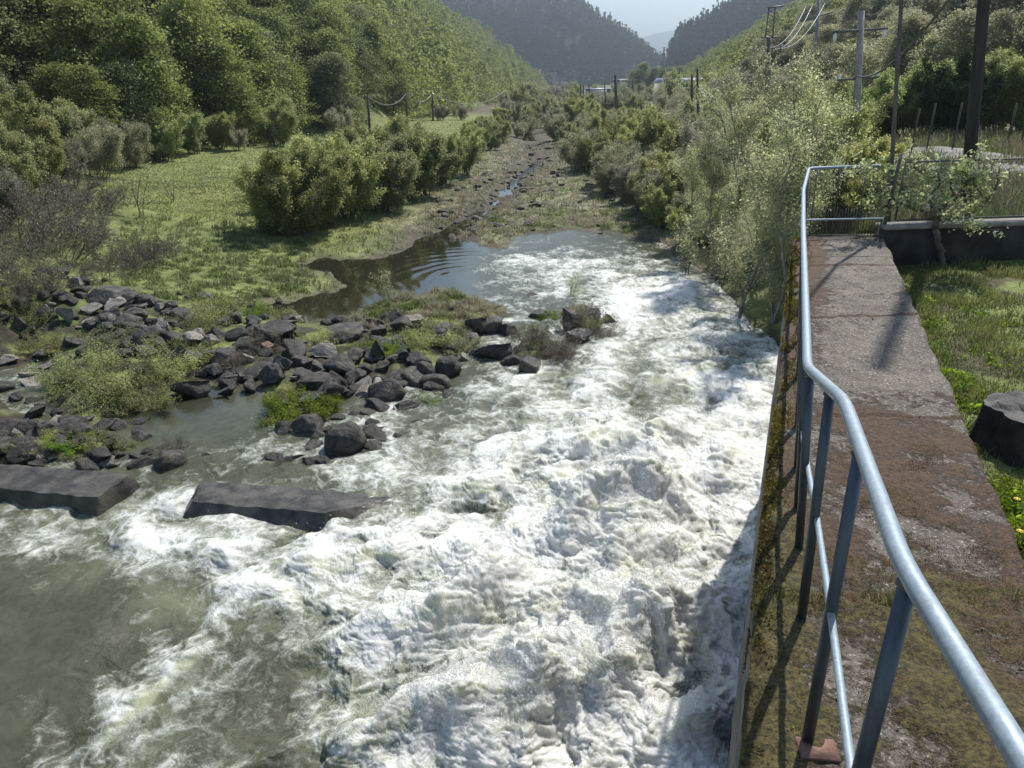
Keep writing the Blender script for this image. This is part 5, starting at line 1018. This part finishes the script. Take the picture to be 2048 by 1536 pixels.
rng = np.random.RandomState(50)
hd = [(1715, 238, 70), (1745, 236, 78), (1780, 235, 85), (1815, 236, 85), (1850, 236, 92), (1890, 238, 90), (1925, 238, 92), (1960, 240, 92), (2000, 242, 95), (2040, 244, 95), (2080, 246, 95), (1690, 255, 70), (1660, 262, 90), (1730, 262, 60), (1770, 262, 55)]
hedge_p = []
for p in bush: me = p[1][1][1].copy(); me.materials.clear(); me.materials.append(M['hedge']); hedge_p.append((p[0], [p[1][0], ('foliage', me)]))
me = bush[1][1][1][1].copy(); me.materials.clear(); me.materials.append(M['conifer']); q = PD(1890, 285, 33); put(('evergreen_shrub', [bush[1][1][0], ('foliage', me)]), (q[0], q[1], float(zt(q[0:1], q[1:2])[0])), 1., (.85, .85, .95), 'dark rounded evergreen shrub standing before the sunlit hedge', 'shrub')
for k, (px, py, ph) in enumerate(hd):
    q = PD(px, py, 38 + (px - 1700) * -.01); z = float(zt(q[0:1], q[1:2])[0]); s_ = 1.1 * ph / FPX * 40 / 3.0
    put(hedge_p[k % 5], (q[0], q[1], z), k * 1.9, (s_ * 1.1, s_ * 1.1, s_), f'{ORD[min(k, 18)].strip() or chr(102) + chr(105) + chr(114) + chr(115) + chr(116)} sunlit hedge bush beyond the track, counted from the concrete pole' if k < 11 else 'low bush at the hedge foot beside the concrete pole', 'shrub', 'bushes of the hedge beyond the track')
for k, px in enumerate([1830, 1860, 1912, 2020, 2048]):
    q = PD(px, 262, 27); z = float(zt(q[0:1], q[1:2])[0]); o = MB(); o.tube([(0, 0, -.2), (.02, 0, 1.5)], .03, 6); oo = link('fence_post', o.mesh('fence_post', [M['wood']])); oo.location = (q[0], q[1], z); tag(oo, 'thin wooden post of the field fence beyond the gravel track', 'post', 'posts of the field fence')
ob = link('wooden_fence', None); q = G(174, 362, 1.6); z = float(zt(q[0:1], q[1:2])[0]); ob.location = (q[0], q[1], z); tag(ob, 'old wooden fence post with two rails at the forest edge of the meadow', 'fence')
mb = MB(); mb.tube([(0, 0, -.2), (.02, 0, 1.1)], .06, 7); link('post', mb.mesh('post', [M['palebark']]), ob)
for sx, zz in ((-1.9, .5), (1.6, .95)): mb = MB(); mb.tube([(0, 0, .75), (sx, .3, zz)], .035, 6); link('rail', mb.mesh('rail', [M['palebark']]), ob)
def house(px, py, D, w_, d_, h_, rh, wm, rm, label, rz=0.):
    q = PD(px, py, D); root = thing('valley_building', (q[0], q[1], q[2]), label, 'building'); root.rotation_euler = (0, 0, rz); mb = MB(); mb.box((0, 0, h_ / 2 - 1.5), (w_, d_, h_ + 3)); link('wall', mb.mesh('wall', [wm]), root)
    mb = MB(); a, b = w_ / 2 + .3, d_ / 2 + .3; mb.add([(-a, -b, h_), (a, -b, h_), (a, b, h_), (-a, b, h_), (-a, 0, h_ + rh), (a, 0, h_ + rh)], [[0, 1, 5, 4], [2, 3, 4, 5], [3, 2, 1, 0]], [[0, 4, 3], [1, 2, 5]]); link('roof', mb.mesh('roof', [rm]), root)
    for u in np.linspace(-.4, .4, max(2, int(w_ / 4))): mb = MB(); mb.box((u * w_, -d_ / 2 - .02, h_ * .5), (1.0, .08, 1.2)); link('window', mb.mesh('window', [M['darkroof']]), root)
house(1395, 182, 170, 17, 9, 1.6, 1.0, M['whitewall'], M['roofm'], 'long low building with a blue grey metal roof below the slope')
house(1195, 182, 260, 8, 6, .4, .5, M['whitewall'], M['roofm'], 'small pale building behind the thin valley poles')
house(1240, 166, 420, 7, 6, .6, 1.4, M['conc_pole'], M['darkroof'], 'dark roofed farm building at the foot of the far mountain')
house(1262, 166, 440, 6, 5, .6, 1.2, M['conc_pole'], M['darkroof'], 'smaller dark roofed house next to the farm building')
for k, (px, py, s_) in enumerate([(1285, 158, 1.4), (1310, 160, 1.1), (1268, 160, .9), (1330, 160, 1.2), (1345, 165, 1.1), (1360, 165, 1.), (1300, 166, .8)]):
    q = PD(px, py, 330); put(HB[k % 7], (q[0], q[1], float(zt(q[0:1], q[1:2])[0])), k, s_, f'{ORD[k]}largest round tree of the group where the valley narrows', 'tree', 'trees where the valley narrows')

# ------------------------------------------------------------------ air
mb = MB(); mb.box((300, 3000, 158), (5200, 7400, 326)); hz = link('haze', mb.mesh('haze')); t = NT('haze_air'); t.n.remove(t.p); pv = t.new('VolumePrincipled'); pv.inputs['Color'].default_value = (.80, .90, 1.0, 1); pv.inputs['Density'].default_value = .00043; pv.inputs['Anisotropy'].default_value = .72
t.lk(pv.outputs[0], t.out.inputs['Volume']); hz.data.materials.append(t.m); tag(hz, 'thin bluish haze filling the valley air', 'haze', kind='stuff')
